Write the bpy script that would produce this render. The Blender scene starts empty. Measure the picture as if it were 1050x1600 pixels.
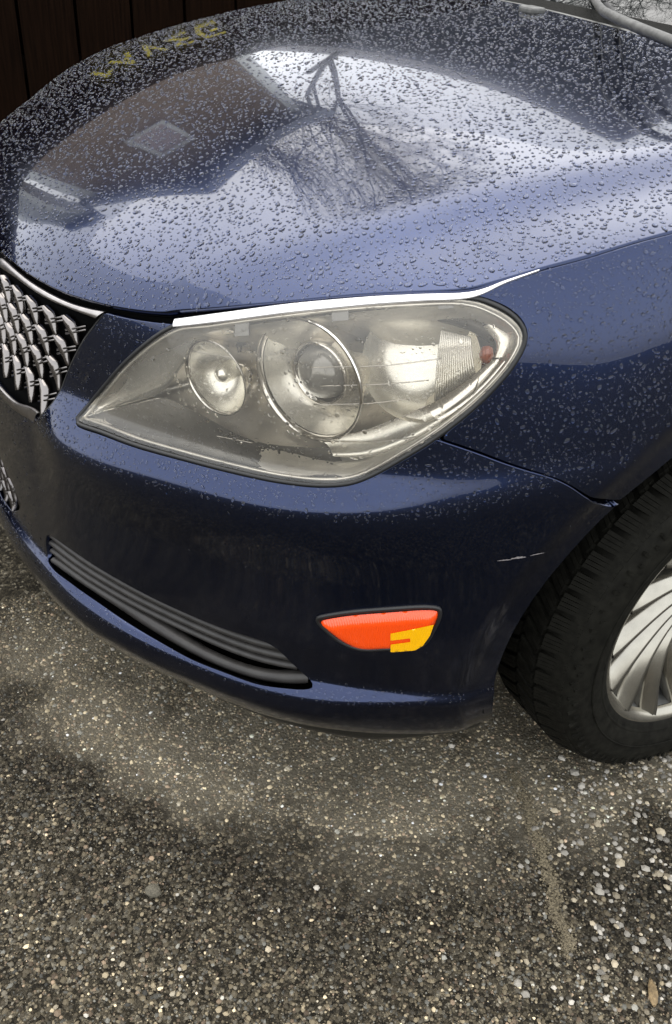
import bpy, bmesh, math, random, time
import numpy as np
from mathutils import Vector, Matrix, geometry
T0 = time.time()
random.seed(7); rng = np.random.default_rng(7)
scene = bpy.context.scene
col = scene.collection
# ------------------------------------------------------------------ camera
# car axes: x forward (nose), y to the car's left side, z up; origin on the ground under the front axle centre
CAM_POS = np.array([1.01309, 1.58525, 1.22297])
YAW, PITCH, ROLL, FPX = -2.0262089, 0.6043611, 0.0569457, 1414.37
def cam_axes(yaw, pitch, roll):
    cy, sy, cp, sp = math.cos(yaw), math.sin(yaw), math.cos(pitch), math.sin(pitch)
    d = np.array([cy*cp, sy*cp, -sp]); r = np.cross(d, [0, 0, 1.0]); r /= np.linalg.norm(r); u = np.cross(r, d)
    c, s = math.cos(roll), math.sin(roll)
    return c*r+s*u, -s*r+c*u, d
CR, CU, CD = cam_axes(YAW, PITCH, ROLL)
cam = bpy.data.cameras.new('camera'); camo = bpy.data.objects.new('camera', cam); col.objects.link(camo)
m = Matrix(((CR[0], CU[0], -CD[0], CAM_POS[0]), (CR[1], CU[1], -CD[1], CAM_POS[1]), (CR[2], CU[2], -CD[2], CAM_POS[2]), (0, 0, 0, 1)))
camo.matrix_world = m
cam.sensor_fit = 'VERTICAL'; cam.sensor_height = 36; cam.lens = 36*FPX/1600; cam.clip_end = 500; cam.clip_start = .01
scene.camera = camo
# ------------------------------------------------------------------ sky and sun (overcast)
SUN_EL, SUN_AZ = math.radians(70), math.radians(-97)      # azimuth from +x towards +y
world = bpy.data.worlds.new('World'); scene.world = world; world.use_nodes = True
wn = world.node_tree; wn.nodes.clear()
wo = wn.nodes.new('ShaderNodeOutputWorld'); bg = wn.nodes.new('ShaderNodeBackground'); bg.inputs[1].default_value = .15
sk = wn.nodes.new('ShaderNodeTexSky'); sk.sky_type = 'NISHITA'; sk.sun_disc = False
sk.sun_elevation = SUN_EL; sk.sun_rotation = math.pi/2-SUN_AZ; sk.air_density = 1.0; sk.dust_density = 4.0; sk.ozone_density = 1.0
hs = wn.nodes.new('ShaderNodeHueSaturation'); hs.inputs['Saturation'].default_value = .52; hs.inputs['Value'].default_value = 3.6
gm = wn.nodes.new('ShaderNodeGamma'); gm.inputs[1].default_value = .20     # thin cloud evens the sky out
wn.links.new(sk.outputs[0], gm.inputs[0]); wn.links.new(gm.outputs[0], hs.inputs['Color']); wn.links.new(hs.outputs[0], bg.inputs[0]); wn.links.new(bg.outputs[0], wo.inputs[0])
sl = bpy.data.lights.new('sun', 'SUN'); sl.energy = .6; sl.angle = math.radians(80); sl.color = (1, .95, .87)
so = bpy.data.objects.new('sun', sl); col.objects.link(so)
so.rotation_euler = Vector((math.cos(SUN_EL)*math.cos(SUN_AZ), math.cos(SUN_EL)*math.sin(SUN_AZ), math.sin(SUN_EL))).to_track_quat('Z', 'Y').to_euler()
so.location = (1, -4, 9)
vs = scene.view_settings; vs.view_transform = 'Standard'; vs.look = 'None'; vs.exposure = 1.72; vs.gamma = 1
try: vs.use_curve_mapping = False
except Exception: pass
scene.cycles.max_bounces = 10; scene.cycles.transparent_max_bounces = 12; scene.cycles.glossy_bounces = 6; scene.cycles.transmission_bounces = 8
scene.cycles.caustics_reflective = False; scene.cycles.caustics_refractive = True; scene.cycles.sample_clamp_indirect = 6

# ------------------------------------------------------------------ helpers
def px_ray(x, y):
    v = CD+(x-525)/FPX*CR-(y-800)/FPX*CU
    return v/np.linalg.norm(v)
def project(X):
    v = np.asarray(X, float)-CAM_POS; z = v@CD
    return np.stack([525+FPX*(v@CR)/z, 800-FPX*(v@CU)/z], -1)
def link(o, parent=None):
    col.objects.link(o)
    if parent is not None: o.parent = parent
    return o
def tag(o, label=None, cat=None, group=None, kind=None):
    if label: o['label'] = label
    if cat: o['category'] = cat
    if group: o['group'] = group
    if kind: o['kind'] = kind
    return o
def empty(name, loc=(0, 0, 0)):
    o = bpy.data.objects.new(name, None); o.location = loc; o.empty_display_size = .1
    return link(o)
def mesh_obj(name, V, F, mat, parent=None, smooth=True, normals=None):
    me = bpy.data.meshes.new(name)
    me.from_pydata([tuple(map(float, v)) for v in V], [], [tuple(map(int, f)) for f in F])
    if mat is not None: me.materials.append(mat)
    if smooth: me.polygons.foreach_set('use_smooth', np.ones(len(me.polygons), bool))
    if normals is not None: me.normals_split_custom_set_from_vertices([tuple(map(float, n)) for n in normals])
    me.update()
    return link(bpy.data.objects.new(name, me), parent)
def fast_mesh(name, V, tris, mat, parent=None, smooth=True, colors=None):
    """big triangle meshes straight from numpy"""
    me = bpy.data.meshes.new(name); n, k = len(V), len(tris)
    me.vertices.add(n); me.vertices.foreach_set('co', np.asarray(V, np.float32).ravel())
    me.loops.add(3*k); me.loops.foreach_set('vertex_index', np.asarray(tris, np.int32).ravel())
    me.polygons.add(k); me.polygons.foreach_set('loop_start', np.arange(0, 3*k, 3, dtype=np.int32))
    me.polygons.foreach_set('use_smooth', np.full(k, smooth))
    if colors is not None:
        a = me.color_attributes.new('col', 'FLOAT_COLOR', 'POINT'); a.data.foreach_set('color', np.asarray(colors, np.float32).ravel())
    if mat is not None: me.materials.append(mat)
    me.update(); me.validate()
    return link(bpy.data.objects.new(name, me), parent)
def pchip(xk, yk):
    """monotone cubic through knots; yk may be (n, ...)"""
    xk = np.asarray(xk, float); yk = np.asarray(yk, float); h = np.diff(xk)
    hh = h.reshape((-1,)+(1,)*(yk.ndim-1)); dl = np.diff(yk, axis=0)/hh
    d = np.zeros_like(yk); w1 = 2*hh[1:]+hh[:-1]; w2 = hh[1:]+2*hh[:-1]
    with np.errstate(divide='ignore', invalid='ignore'):
        t = (w1+w2)/(w1/dl[:-1]+w2/dl[1:])
    d[1:-1] = np.where(dl[:-1]*dl[1:] > 0, t, 0); d[0] = dl[0]; d[-1] = dl[-1]
    def f(x):
        x = np.clip(np.asarray(x, float), xk[0], xk[-1]); i = np.clip(np.searchsorted(xk, x, 'right')-1, 0, len(h)-1)
        sh = x.shape+(1,)*(yk.ndim-1); t = ((x-xk[i])/h[i]).reshape(sh); H = h[i].reshape(sh)
        return (yk[i]*(2*t**3-3*t**2+1)+yk[i+1]*(3*t**2-2*t**3)+H*(d[i]*(t**3-2*t**2+t)+d[i+1]*(t**3-t**2)))
    return f
def crspline(pts, n=8, closed=False):
    """Catmull-Rom (centripetal-ish uniform) through points"""
    P = np.asarray(pts, float); N = len(P); out = []
    for i in range(N if closed else N-1):
        g = lambda k: P[k % N] if closed else P[min(max(k, 0), N-1)]
        a, b, c, d = g(i-1), g(i), g(i+1), g(i+2)
        for k in range(n):
            t = k/n; out.append(.5*(2*b+(c-a)*t+(2*a-5*b+4*c-d)*t*t+(3*b-a-3*c+d)*t**3))
    if not closed: out.append(P[-1])
    return np.array(out)
def resample(P, step, closed=False):
    P = np.asarray(P, float)
    if closed: P = np.vstack([P, P[:1]])
    s = np.r_[0, np.cumsum(np.linalg.norm(np.diff(P, axis=0), axis=1))]; n = max(2, int(round(s[-1]/step)))
    t = np.linspace(0, s[-1], n+1)
    out = np.stack([np.interp(t, s, P[:, k]) for k in range(P.shape[1])], -1)
    return out[:-1] if closed else out
def inside(P, poly):
    x, y = P[:, 0], P[:, 1]; c = np.zeros(len(P), bool); n = len(poly)
    for i in range(n):
        (x1, y1), (x2, y2) = poly[i], poly[i-1]
        if y1 == y2: continue
        c ^= ((y1 > y) != (y2 > y)) & (x < (x2-x1)*(y-y1)/(y2-y1)+x1)
    return c
def seg_dist(P, poly, closed=True):
    A = np.asarray(poly); B = np.roll(A, -1, 0)
    if not closed: A, B = A[:-1], B[:-1]
    best = np.full(len(P), 1e9)
    for a, b in zip(A, B):
        ab = b-a; L = max(ab@ab, 1e-18); t = np.clip(((P-a)@ab)/L, 0, 1); best = np.minimum(best, np.hypot(*(P-a-t[:, None]*ab).T))
    return best
def smoothstep(a, b, x):
    t = np.clip((x-a)/(b-a), 0, 1); return t*t*(3-2*t)
def tube_vf(path, rad, seg=8, closed=False, cap=True):
    P = np.asarray(path, float); n = len(P); V = []; F = []
    T = np.gradient(P, axis=0) if not closed else np.roll(P, -1, 0)-np.roll(P, 1, 0)
    T /= np.linalg.norm(T, axis=1)[:, None]+1e-12
    up = np.array([0, 0, 1.0]) if abs(T[0][2]) < .9 else np.array([1.0, 0, 0])
    N = np.cross(T[0], up); N /= np.linalg.norm(N); rad = np.broadcast_to(np.asarray(rad, float), (n,))
    for i in range(n):
        N = N-T[i]*(N@T[i]); N /= np.linalg.norm(N); B = np.cross(T[i], N)
        for k in range(seg):
            a = 2*math.pi*k/seg; V.append(P[i]+rad[i]*(math.cos(a)*N+math.sin(a)*B))
    for i in range(n if closed else n-1):
        j = (i+1) % n
        for k in range(seg):
            l = (k+1) % seg; F.append((i*seg+k, i*seg+l, j*seg+l, j*seg+k))
    if cap and not closed:
        F.append(tuple(range(seg))[::-1]); F.append(tuple((n-1)*seg+k for k in range(seg)))
    return V, F
class MB:
    def __init__(s): s.V = []; s.F = []
    def add(s, V, F):
        o = len(s.V); s.V += [tuple(v) for v in V]; s.F += [tuple(i+o for i in f) for f in F]; return s
    def box(s, c, d, R=None):
        V = np.array([(x, y, z) for x in (-.5, .5) for y in (-.5, .5) for z in (-.5, .5)])*np.array(d)
        if R is not None: V = V@np.array(R).T
        return s.add(V+np.array(c), [(0, 1, 3, 2), (4, 6, 7, 5), (0, 4, 5, 1), (2, 3, 7, 6), (0, 2, 6, 4), (1, 5, 7, 3)])
    def build(s, name, mat, parent=None, smooth=False): return mesh_obj(name, s.V, s.F, mat, parent, smooth)

# ------------------------------------------------------------------ materials
def new_mat(name):
    mt = bpy.data.materials.new(name); mt.use_nodes = True
    nt = mt.node_tree; b = nt.nodes['Principled BSDF']; return mt, nt, b
def N_(nt, typ, **kw):
    n = nt.nodes.new(typ)
    for k, v in kw.items():
        if k.startswith('i_'):
            key = k[2:]; n.inputs[int(key) if key.isdigit() else key.replace('_', ' ')].default_value = v
        else: setattr(n, k, v)
    return n
def ramp(nt, stops, interp='LINEAR'):
    r = nt.nodes.new('ShaderNodeValToRGB'); r.color_ramp.interpolation = interp; e = r.color_ramp.elements
    while len(e) < len(stops): e.new(.5)
    for q, (p, c) in zip(e, stops):
        q.position = p; q.color = tuple(c)+(1,) if len(c) == 3 else c
    return r
def simple(name, color, rough=.5, metal=0., coat=0., spec=.5, noise=0., nscale=40, bump=0., bscale=200):
    mt, nt, b = new_mat(name); b.inputs['Base Color'].default_value = tuple(color)+(1,); b.inputs['Roughness'].default_value = rough
    b.inputs['Metallic'].default_value = metal; b.inputs['Coat Weight'].default_value = coat; b.inputs['Specular IOR Level'].default_value = spec
    tc = N_(nt, 'ShaderNodeTexCoord')
    if noise:
        nz = N_(nt, 'ShaderNodeTexNoise', i_Scale=nscale, i_Detail=5.); nt.links.new(tc.outputs['Object'], nz.inputs['Vector'])
        lo = tuple(c*(1-noise) for c in color); hi = tuple(min(1, c*(1+noise)) for c in color)
        r = ramp(nt, [(.3, lo), (.7, hi)]); nt.links.new(nz.outputs[0], r.inputs[0]); nt.links.new(r.outputs[0], b.inputs['Base Color'])
    if bump:
        n2 = N_(nt, 'ShaderNodeTexNoise', i_Scale=bscale, i_Detail=4.); nt.links.new(tc.outputs['Object'], n2.inputs['Vector'])
        bp = N_(nt, 'ShaderNodeBump', i_Strength=bump, i_Distance=.002); nt.links.new(n2.outputs[0], bp.inputs['Height']); nt.links.new(bp.outputs[0], b.inputs['Normal'])
    return mt
def paint_mat():
    mt, nt, b = new_mat('navy_paint')
    tc = N_(nt, 'ShaderNodeTexCoord')
    fl = N_(nt, 'ShaderNodeTexVoronoi', i_Scale=2600.); nt.links.new(tc.outputs['Object'], fl.inputs['Vector'])
    r = ramp(nt, [(.0, (.0007, .0062, .034)), (1., (.0020, .0165, .076))]); nt.links.new(fl.outputs['Color'], r.inputs[0])
    nt.links.new(r.outputs[0], b.inputs['Base Color'])
    b.inputs['Metallic'].default_value = .97; b.inputs['Specular IOR Level'].default_value = 0.; b.inputs['Roughness'].default_value = .17
    b.inputs['Coat Weight'].default_value = 1; b.inputs['Coat Roughness'].default_value = .015; b.inputs['Coat IOR'].default_value = 1.5
    # faint road film: dulls the clear coat in patches
    nz = N_(nt, 'ShaderNodeTexNoise', i_Scale=5., i_Detail=6.); nt.links.new(tc.outputs['Object'], nz.inputs['Vector'])
    mr = N_(nt, 'ShaderNodeMapRange', i_1=.35, i_2=.75, i_3=.01, i_4=.05); nt.links.new(nz.outputs[0], mr.inputs[0])
    sx = N_(nt, 'ShaderNodeSeparateXYZ'); nt.links.new(tc.outputs['Object'], sx.inputs[0]); gz = N_(nt, 'ShaderNodeMapRange', i_1=.60, i_2=.36, i_3=0., i_4=.10); nt.links.new(sx.outputs[2], gz.inputs[0])   # road film on the lower body
    ad = N_(nt, 'ShaderNodeMath', operation='ADD'); nt.links.new(mr.outputs[0], ad.inputs[0]); nt.links.new(gz.outputs[0], ad.inputs[1]); nt.links.new(ad.outputs[0], b.inputs['Coat Roughness'])
    return mt
M = {}
M['paint'] = paint_mat()
M['black_plastic'] = simple('black_plastic', (.012, .012, .0105), .42, spec=.25, noise=.4, nscale=60, bump=.15, bscale=900)
M['black_void'] = simple('black_void', (.003, .003, .003), .9, spec=.02)
M['seal'] = simple('rubber_seal', (.012, .012, .012), .45)
M['chrome'] = simple('chrome', (.24, .222, .212), .16, metal=1.)
M['silver'] = simple('silver_wheel_paint', (.34, .32, .27), .24, metal=.9, coat=.35, noise=.12, nscale=30)
M['rubber'] = simple('tyre_rubber', (.0085, .0082, .0064), .7, spec=.08, noise=.45, nscale=70, bump=.25, bscale=500)
M['glass_dark'] = simple('windscreen_glass', (.01, .012, .012), .02, spec=.8)
# ------------------------------------------------------------------ body surface (bumper, wings): plan outline x section rows
plan_pts = np.array([(.985, 0), (.976, .15), (.955, .28), (.92, .4), (.87, .5), (.80, .6), (.70, .72), (.6, .80), (.5, .855), (.4, .888), (.3, .905), (.15, .912), (0, .915), (-.3, .917), (-.6, .917), (-1.2, .917), (-1.9, .912)])
_full = np.vstack([plan_pts[:0:-1]*[1, -1], plan_pts])
_c = crspline(_full, 120); _s = np.r_[0, np.cumsum(np.linalg.norm(np.diff(_c, axis=0), axis=1))]
_i0 = np.argmin(np.abs(_c[:, 1])+(_c[:, 0] < .5)*9); _s -= _s[_i0]
_ok = _s >= -1e-9; PLs, PLc = _s[_ok], _c[_ok]
_t = np.gradient(PLc, PLs, axis=0); _t /= np.linalg.norm(_t, axis=1)[:, None]; PLn = np.stack([_t[:, 1], -_t[:, 0]], -1)
_k = np.ones(205)/205
PLn = np.stack([np.convolve(np.pad(PLn[:, k], 102, mode='edge'), _k, 'valid') for k in (0, 1)], -1); PLn[0] = (1, 0); PLn /= np.linalg.norm(PLn, axis=1)[:, None]
def plan_s(x, y): return PLs[np.argmin((PLc[:, 0]-x)**2+(PLc[:, 1]-y)**2)]
# rows: (outward offset, height) at each station; stations named by a plan point
ST = [plan_s(*q) for q in [(.985, 0), (.938, .35), (.890, .462), (.80, .6), (.66, .755), (.5, .855), (.3, .905), (0, .915), (-.6, .917), (-1.9, .912)]]
ROWS = [  # station:   centre        y=.28         crease        D             E             F             G             H             I
 [(-.10, .775), (-.10, .785), (-.085, .795), (-.085, .820), (-.085, .860), (-.085, .900), (-.095, .955), (-.10, .99), (-.10, 1.02)],   # 0 tucked under bonnet edge
 [(-.055, .765), (-.055, .772), (-.055, .780), (-.055, .800), (-.050, .838), (-.054, .876), (-.062, .930), (-.064, .965), (-.066, .995)],  # 1
 [(-.044, .735), (-.044, .740), (-.046, .740), (-.040, .755), (-.033, .785), (-.031, .817), (-.034, .862), (-.036, .895), (-.038, .92)],   # 2 lens / wing shoulder
 [(-.040, .690), (-.040, .690), (-.043, .690), (-.034, .700), (-.026, .715), (-.018, .745), (-.0145, .785), (-.015, .80), (-.016, .82)],    # 3
 [(-.038, .640), (-.038, .640), (-.040, .642), (-.030, .648), (-.021, .656), (-.008, .678), (-.001, .705), (-.002, .70), (-.003, .70)],      # 4 lens bottom, ledge starts
 [(-.022, .580), (-.024, .580), (.000, .572), (.009, .584), (.010, .598), (.005, .622), (.006, .64), (.004, .62), (0, .60)],      # 5 crest of the ledge
 [(-.020, .556), (-.020, .556), (.001, .561), (.010, .569), (.0105, .583), (.0055, .604), (.004, .60), (.002, .56), (-.002, .52)],      # 6
 [(-.016, .470), (-.016, .470), (-.006, .470), (-.004, .480), (-.002, .490), (.000, .500), (.002, .50), (.000, .46), (-.004, .44)],     # 7
 [(-.014, .390), (-.014, .390), (-.010, .385), (-.012, .380), (-.010, .385), (-.006, .390), (-.004, .39), (-.006, .38), (-.008, .36)],    # 8
 [(-.012, .318), (-.012, .318), (-.014, .312), (-.018, .306), (-.018, .306), (-.014, .310), (-.010, .31), (-.012, .31), (-.012, .30)],  # 9 back of lip shelf
 [(.000, .300), (.000, .300), (.004, .292), (.006, .284), (.002, .282), (-.008, .290), (-.012, .29), (-.014, .29), (-.014, .28)],      # 10 front of lip shelf
 [(.003, .275), (.003, .275), (.006, .268), (.007, .262), (.002, .262), (-.010, .270), (-.014, .27), (-.016, .27), (-.016, .26)],   # 11
 [(-.010, .225), (-.010, .225), (-.012, .218), (-.014, .212), (-.016, .212), (-.024, .215), (-.03, .22), (-.03, .22), (-.03, .20)],     # 12
 [(-.050, .195), (-.050, .195), (-.055, .188), (-.055, .182), (-.055, .182), (-.06, .184), (-.07, .19), (-.07, .19), (-.07, .17)]]     # 13
ROWS = np.array([r+[r[-1]] for r in ROWS])                                    # rows x stations x 2
VK = np.r_[0, np.cumsum(np.linalg.norm(np.diff(ROWS[:, 4], axis=0), axis=1))]   # row parameter in metres
_rowS = pchip(ST, ROWS.transpose(1, 0, 2))               # along stations
_us = np.linspace(0, PLs[-1]-1e-6, 2600); _tab = _rowS(_us)   # 700 x rows x 2
_vs = np.linspace(0, VK[-1], 520)
_fine = pchip(VK, _tab.transpose(1, 0, 2))(_vs)          # 400 x 700 x 2
def _bil(A, fi, fj):
    i = np.clip(fi.astype(int), 0, A.shape[0]-2); j = np.clip(fj.astype(int), 0, A.shape[1]-2); a = (fi-i)[:, None]; b = (fj-j)[:, None]
    return A[i, j]*(1-a)*(1-b)+A[i+1, j]*a*(1-b)+A[i, j+1]*(1-a)*b+A[i+1, j+1]*a*b
ARCH_C, ARCH_R = (0.0, .335), .402
def body(UV):
    UV = np.asarray(UV, float); u = np.clip(UV[:, 0], -PLs[-1], PLs[-1]-1e-6); sg = np.where(u < 0, -1., 1.); u = np.abs(u); v = np.clip(UV[:, 1], 0, VK[-1]-1e-9)
    oz = _bil(_fine, v/VK[-1]*(len(_vs)-1), u/_us[-1]*(len(_us)-1))
    x = np.interp(u, PLs, PLc[:, 0]); y = np.interp(u, PLs, PLc[:, 1]); nx = np.interp(u, PLs, PLn[:, 0]); ny = np.interp(u, PLs, PLn[:, 1])
    r = np.hypot(x-ARCH_C[0], oz[:, 1]-ARCH_C[1]); o = oz[:, 0]-.008*smoothstep(.460, .425, r)*(y > .6)-.004*smoothstep(.44, .40, r)*(y > .6)
    return np.stack([x+o*nx, sg*(y+o*ny), oz[:, 1]], -1)
def body_n(UV, e=.004):
    UV = np.asarray(UV, float); a = body(UV+[e, 0])-body(UV-[e, 0]); b = body(UV+[0, e])-body(UV-[0, e]); n = np.cross(b, a); n /= np.linalg.norm(n, axis=1)[:, None]+1e-12
    return n
# ------------------------------------------------------------------ bonnet: smooth height field over (x, y)
class Hitter:
    '''ray -> surface parameter: nearest front sample, then Gauss-Newton on the projected position'''
    def __init__(s, f, nf, U, V):
        s.f, s.nf = f, nf; g = np.stack(np.meshgrid(U, V, indexing='ij'), -1).reshape(-1, 2); X = f(g); n = nf(g)
        k = ((CAM_POS-X)*n).sum(1) > 0; s.uv, s.px = g[k], project(X[k])
    def __call__(s, pts):
        out = []
        for q in np.asarray(pts, float):
            w = s.uv[np.argmin(((s.px-q)**2).sum(1))].copy()
            for _ in range(12):
                e = 1e-4; Z = project(s.f(np.array([w, w+[e, 0], w+[0, e]]))); J = np.stack([(Z[1]-Z[0])/e, (Z[2]-Z[0])/e], -1)
                try: dw = np.linalg.solve(J, q-Z[0])
                except Exception: break
                L = np.linalg.norm(dw); w = w+dw*min(1, .02/max(L, 1e-9))
            out.append(w)
        return np.array(out)
bhit = Hitter(body, body_n, np.linspace(0, 1.9, 420), np.linspace(.0, VK[-1]-.002, 240))
def off_pt(s, o):
    x = np.interp(s, PLs, PLc[:, 0]); y = np.interp(s, PLs, PLc[:, 1]); nx = np.interp(s, PLs, PLn[:, 0]); ny = np.interp(s, PLs, PLn[:, 1]); return x+o*nx, y+o*ny
BON_CROWN = [(.88, 0, .826), (.80, 0, .864), (.70, 0, .895), (.5, 0, .942), (.2, 0, .996), (-.1, 0, 1.042), (-.45, 0, 1.085), (-.75, 0, 1.115), (.5, .35, .932), (.2, .4, .982), (-.1, .4, 1.026), (-.45, .4, 1.068)]
CREASE_XY = None; CREASE_SIGN = 1
def bonnet_crease(Q):
    if CREASE_XY is None: return 0.0
    Q = np.asarray(Q, float); q = np.c_[Q[:, 0], np.abs(Q[:, 1])]; P = CREASE_XY; best = np.full(len(q), 1e9); sd = np.zeros(len(q)); tt = np.zeros(len(q)); L = 0
    for a, b in zip(P[:-1], P[1:]):
        ab = b-a; l = np.linalg.norm(ab); t = np.clip(((q-a)@ab)/l**2, 0, 1); dv = q-a-t[:, None]*ab; dd = np.hypot(*dv.T); k = dd < best
        cr = ab[0]*(q[:, 1]-a[1])-ab[1]*(q[:, 0]-a[0]); best[k] = dd[k]; sd[k] = (np.sign(cr)*dd)[k]; tt[k] = (L+t*l)[k]; L += l
    h = .019*smoothstep(.86, .48, Q[:, 0])
    return h/(1+np.exp(-np.clip(CREASE_SIGN*sd/.05*3.6, -40, 40)))
# traced edge of the bonnet (photo pixels -> points on the body surface)
BON_PX = [(5, 404), (40, 432), (90, 460), (150, 482), (200, 492), (250, 497), (276, 496), (350, 485), (450, 472), (560, 462), (650, 457), (720, 455), (760, 445), (840, 420), (930, 395), (1046, 361)]
_uv = bhit(BON_PX); BON_UV = _uv
BON_XYZ = body(_uv)
_lift = np.interp(np.arange(len(BON_PX)), [0, 5, 8, 12], [.005, .005, .002, .0])      # bonnet nose stands proud of the grille panel
_e = [(0.0, BON_XYZ[0][2]-.004)]
PT = [(X[0], X[1], X[2]+_lift[k], 3.) for k, X in enumerate(BON_XYZ)]
for s in [plan_s(.1, .913), plan_s(-.15, .916), plan_s(-.3, .917)]:
    X = body([[s, .040]])[0]; PT.append((X[0], X[1], X[2], 2.))
X = BON_XYZ[0]; PT += [(X[0]+.010, 0, X[2]+_lift[0], 3.), (X[0]+.005, .14, X[2]+_lift[0], 3.)]
PT = np.array(PT)
BON_EDGE_LINE = np.vstack([(X[0]+.010, 0), (X[0]+.005, .14), PT[:len(BON_XYZ), :2], PT[len(BON_XYZ):len(BON_XYZ)+3, :2]]); BON_EDGE_LINE = crspline(BON_EDGE_LINE, 4)
_nE = len(BON_EDGE_LINE); _A = np.interp(np.linspace(0, 1, _nE), [0, .33, .55, .75, 1], [.026, .024, .012, .006, .004])
def edge_roll(Q):
    q = np.c_[Q[:, 0], np.abs(Q[:, 1])]; d = np.full(len(q), 9.); a = np.zeros(len(q))
    for k in range(_nE-1):
        A_, B_ = BON_EDGE_LINE[k], BON_EDGE_LINE[k+1]; ab = B_-A_; t = np.clip(((q-A_)@ab)/(ab@ab), 0, 1); dd = np.hypot(*(q-A_-t[:, None]*ab).T); kk = dd < d
        d[kk] = dd[kk]; a[kk] = (_A[k]+t*(_A[k+1]-_A[k]))[kk]
    return a*np.exp(-d/.030)
def _basis(Q):
    x, y2 = Q[:, 0], Q[:, 1]**2
    return np.stack([np.ones_like(x), x, x**2, x**3, x**4, y2, x*y2, x*x*y2, y2*y2, x*y2*y2, y2**3], -1)
_C = np.array([(x, y, z, 1.) for x, y, z in BON_CROWN])
_all = np.vstack([np.c_[PT[:, :2], PT[:, 2]+edge_roll(PT[:, :2]), PT[:, 3]], np.c_[_C[:, :2], _C[:, 2]+edge_roll(_C[:, :2]), _C[:, 3]]])
_W = _all[:, 3][:, None]; _reg = np.diag([0, 0, .02, .06, .1, .02, .06, .1, .1, .15, .15])
BCOEF = np.linalg.lstsq(np.vstack([_basis(_all)*_W, _reg]), np.r_[_all[:, 2]*_all[:, 3], np.zeros(11)], rcond=None)[0]
print('bonnet fit err', (_basis(_all)@BCOEF-_all[:, 2]).round(4))
_ord = np.r_[len(PT)-2, len(PT)-1, np.arange(len(PT)-2)]
_rk = (PT[:, 2]+edge_roll(PT[:, :2])-_basis(PT[:, :2])@BCOEF)[_ord]; _R = np.interp(np.linspace(0, len(PT)-1, _nE), np.arange(len(PT)), _rk); _R = np.convolve(np.pad(_R, 7, mode='edge'), np.hanning(17)[1:-1]/np.hanning(17)[1:-1].sum(), 'valid')
def edge_fix(Q):
    q = np.c_[Q[:, 0], np.abs(Q[:, 1])]; d = np.full(len(q), 9.); a = np.zeros(len(q))
    for k in range(_nE-1):
        A_, B_ = BON_EDGE_LINE[k], BON_EDGE_LINE[k+1]; ab = B_-A_; t = np.clip(((q-A_)@ab)/(ab@ab), 0, 1); dd = np.hypot(*(q-A_-t[:, None]*ab).T); kk = dd < d
        d[kk] = dd[kk]; a[kk] = (_R[k]+t*(_R[k+1]-_R[k]))[kk]
    return a*np.exp(-(d/.09)**2)
def bonnet_z(Q):
    Q = np.asarray(Q, float); return _basis(Q)@BCOEF-edge_roll(Q)+edge_fix(Q)+bonnet_crease(Q)
def bonnet(Q): return np.c_[np.asarray(Q, float), bonnet_z(Q)]
def bonnet_n(Q, e=.003):
    Q = np.asarray(Q, float); zx = (bonnet_z(Q+[e, 0])-bonnet_z(Q-[e, 0]))/(2*e); zy = (bonnet_z(Q+[0, e])-bonnet_z(Q-[0, e]))/(2*e)
    n = np.stack([-zx, -zy, np.ones(len(Q))], -1); return n/np.linalg.norm(n, axis=1)[:, None]

# raised centre of the bonnet: crease traced in the photo, from behind the lamp to the windscreen
class _Dummy: pass
hhit0 = Hitter(bonnet, bonnet_n, np.linspace(-.7, .95, 260), np.linspace(-.3, .86, 200))
_cp = bonnet(hhit0([(235, 488), (330, 455), (450, 420), (580, 390), (720, 350), (870, 312), (1045, 275)]))[:, :2]
_d = _cp[-1]-_cp[-2]; _d /= np.linalg.norm(_d)
CREASE_XY = crspline(np.vstack([_cp[0]-(_cp[1]-_cp[0])*1.5, _cp, _cp[-1]+_d*.35+[0, -.02], _cp[-1]+_d*.8+[0, -.06]]), 4)
CREASE_SIGN = 1
if np.sign((CREASE_XY[5]-CREASE_XY[4])[0]*(0-CREASE_XY[4][1])-(CREASE_XY[5]-CREASE_XY[4])[1]*(.3-CREASE_XY[4][0])) < 0: CREASE_SIGN = -1
hhit = Hitter(bonnet, bonnet_n, np.linspace(-.9, .95, 300), np.linspace(-.9, .9, 300))
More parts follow.
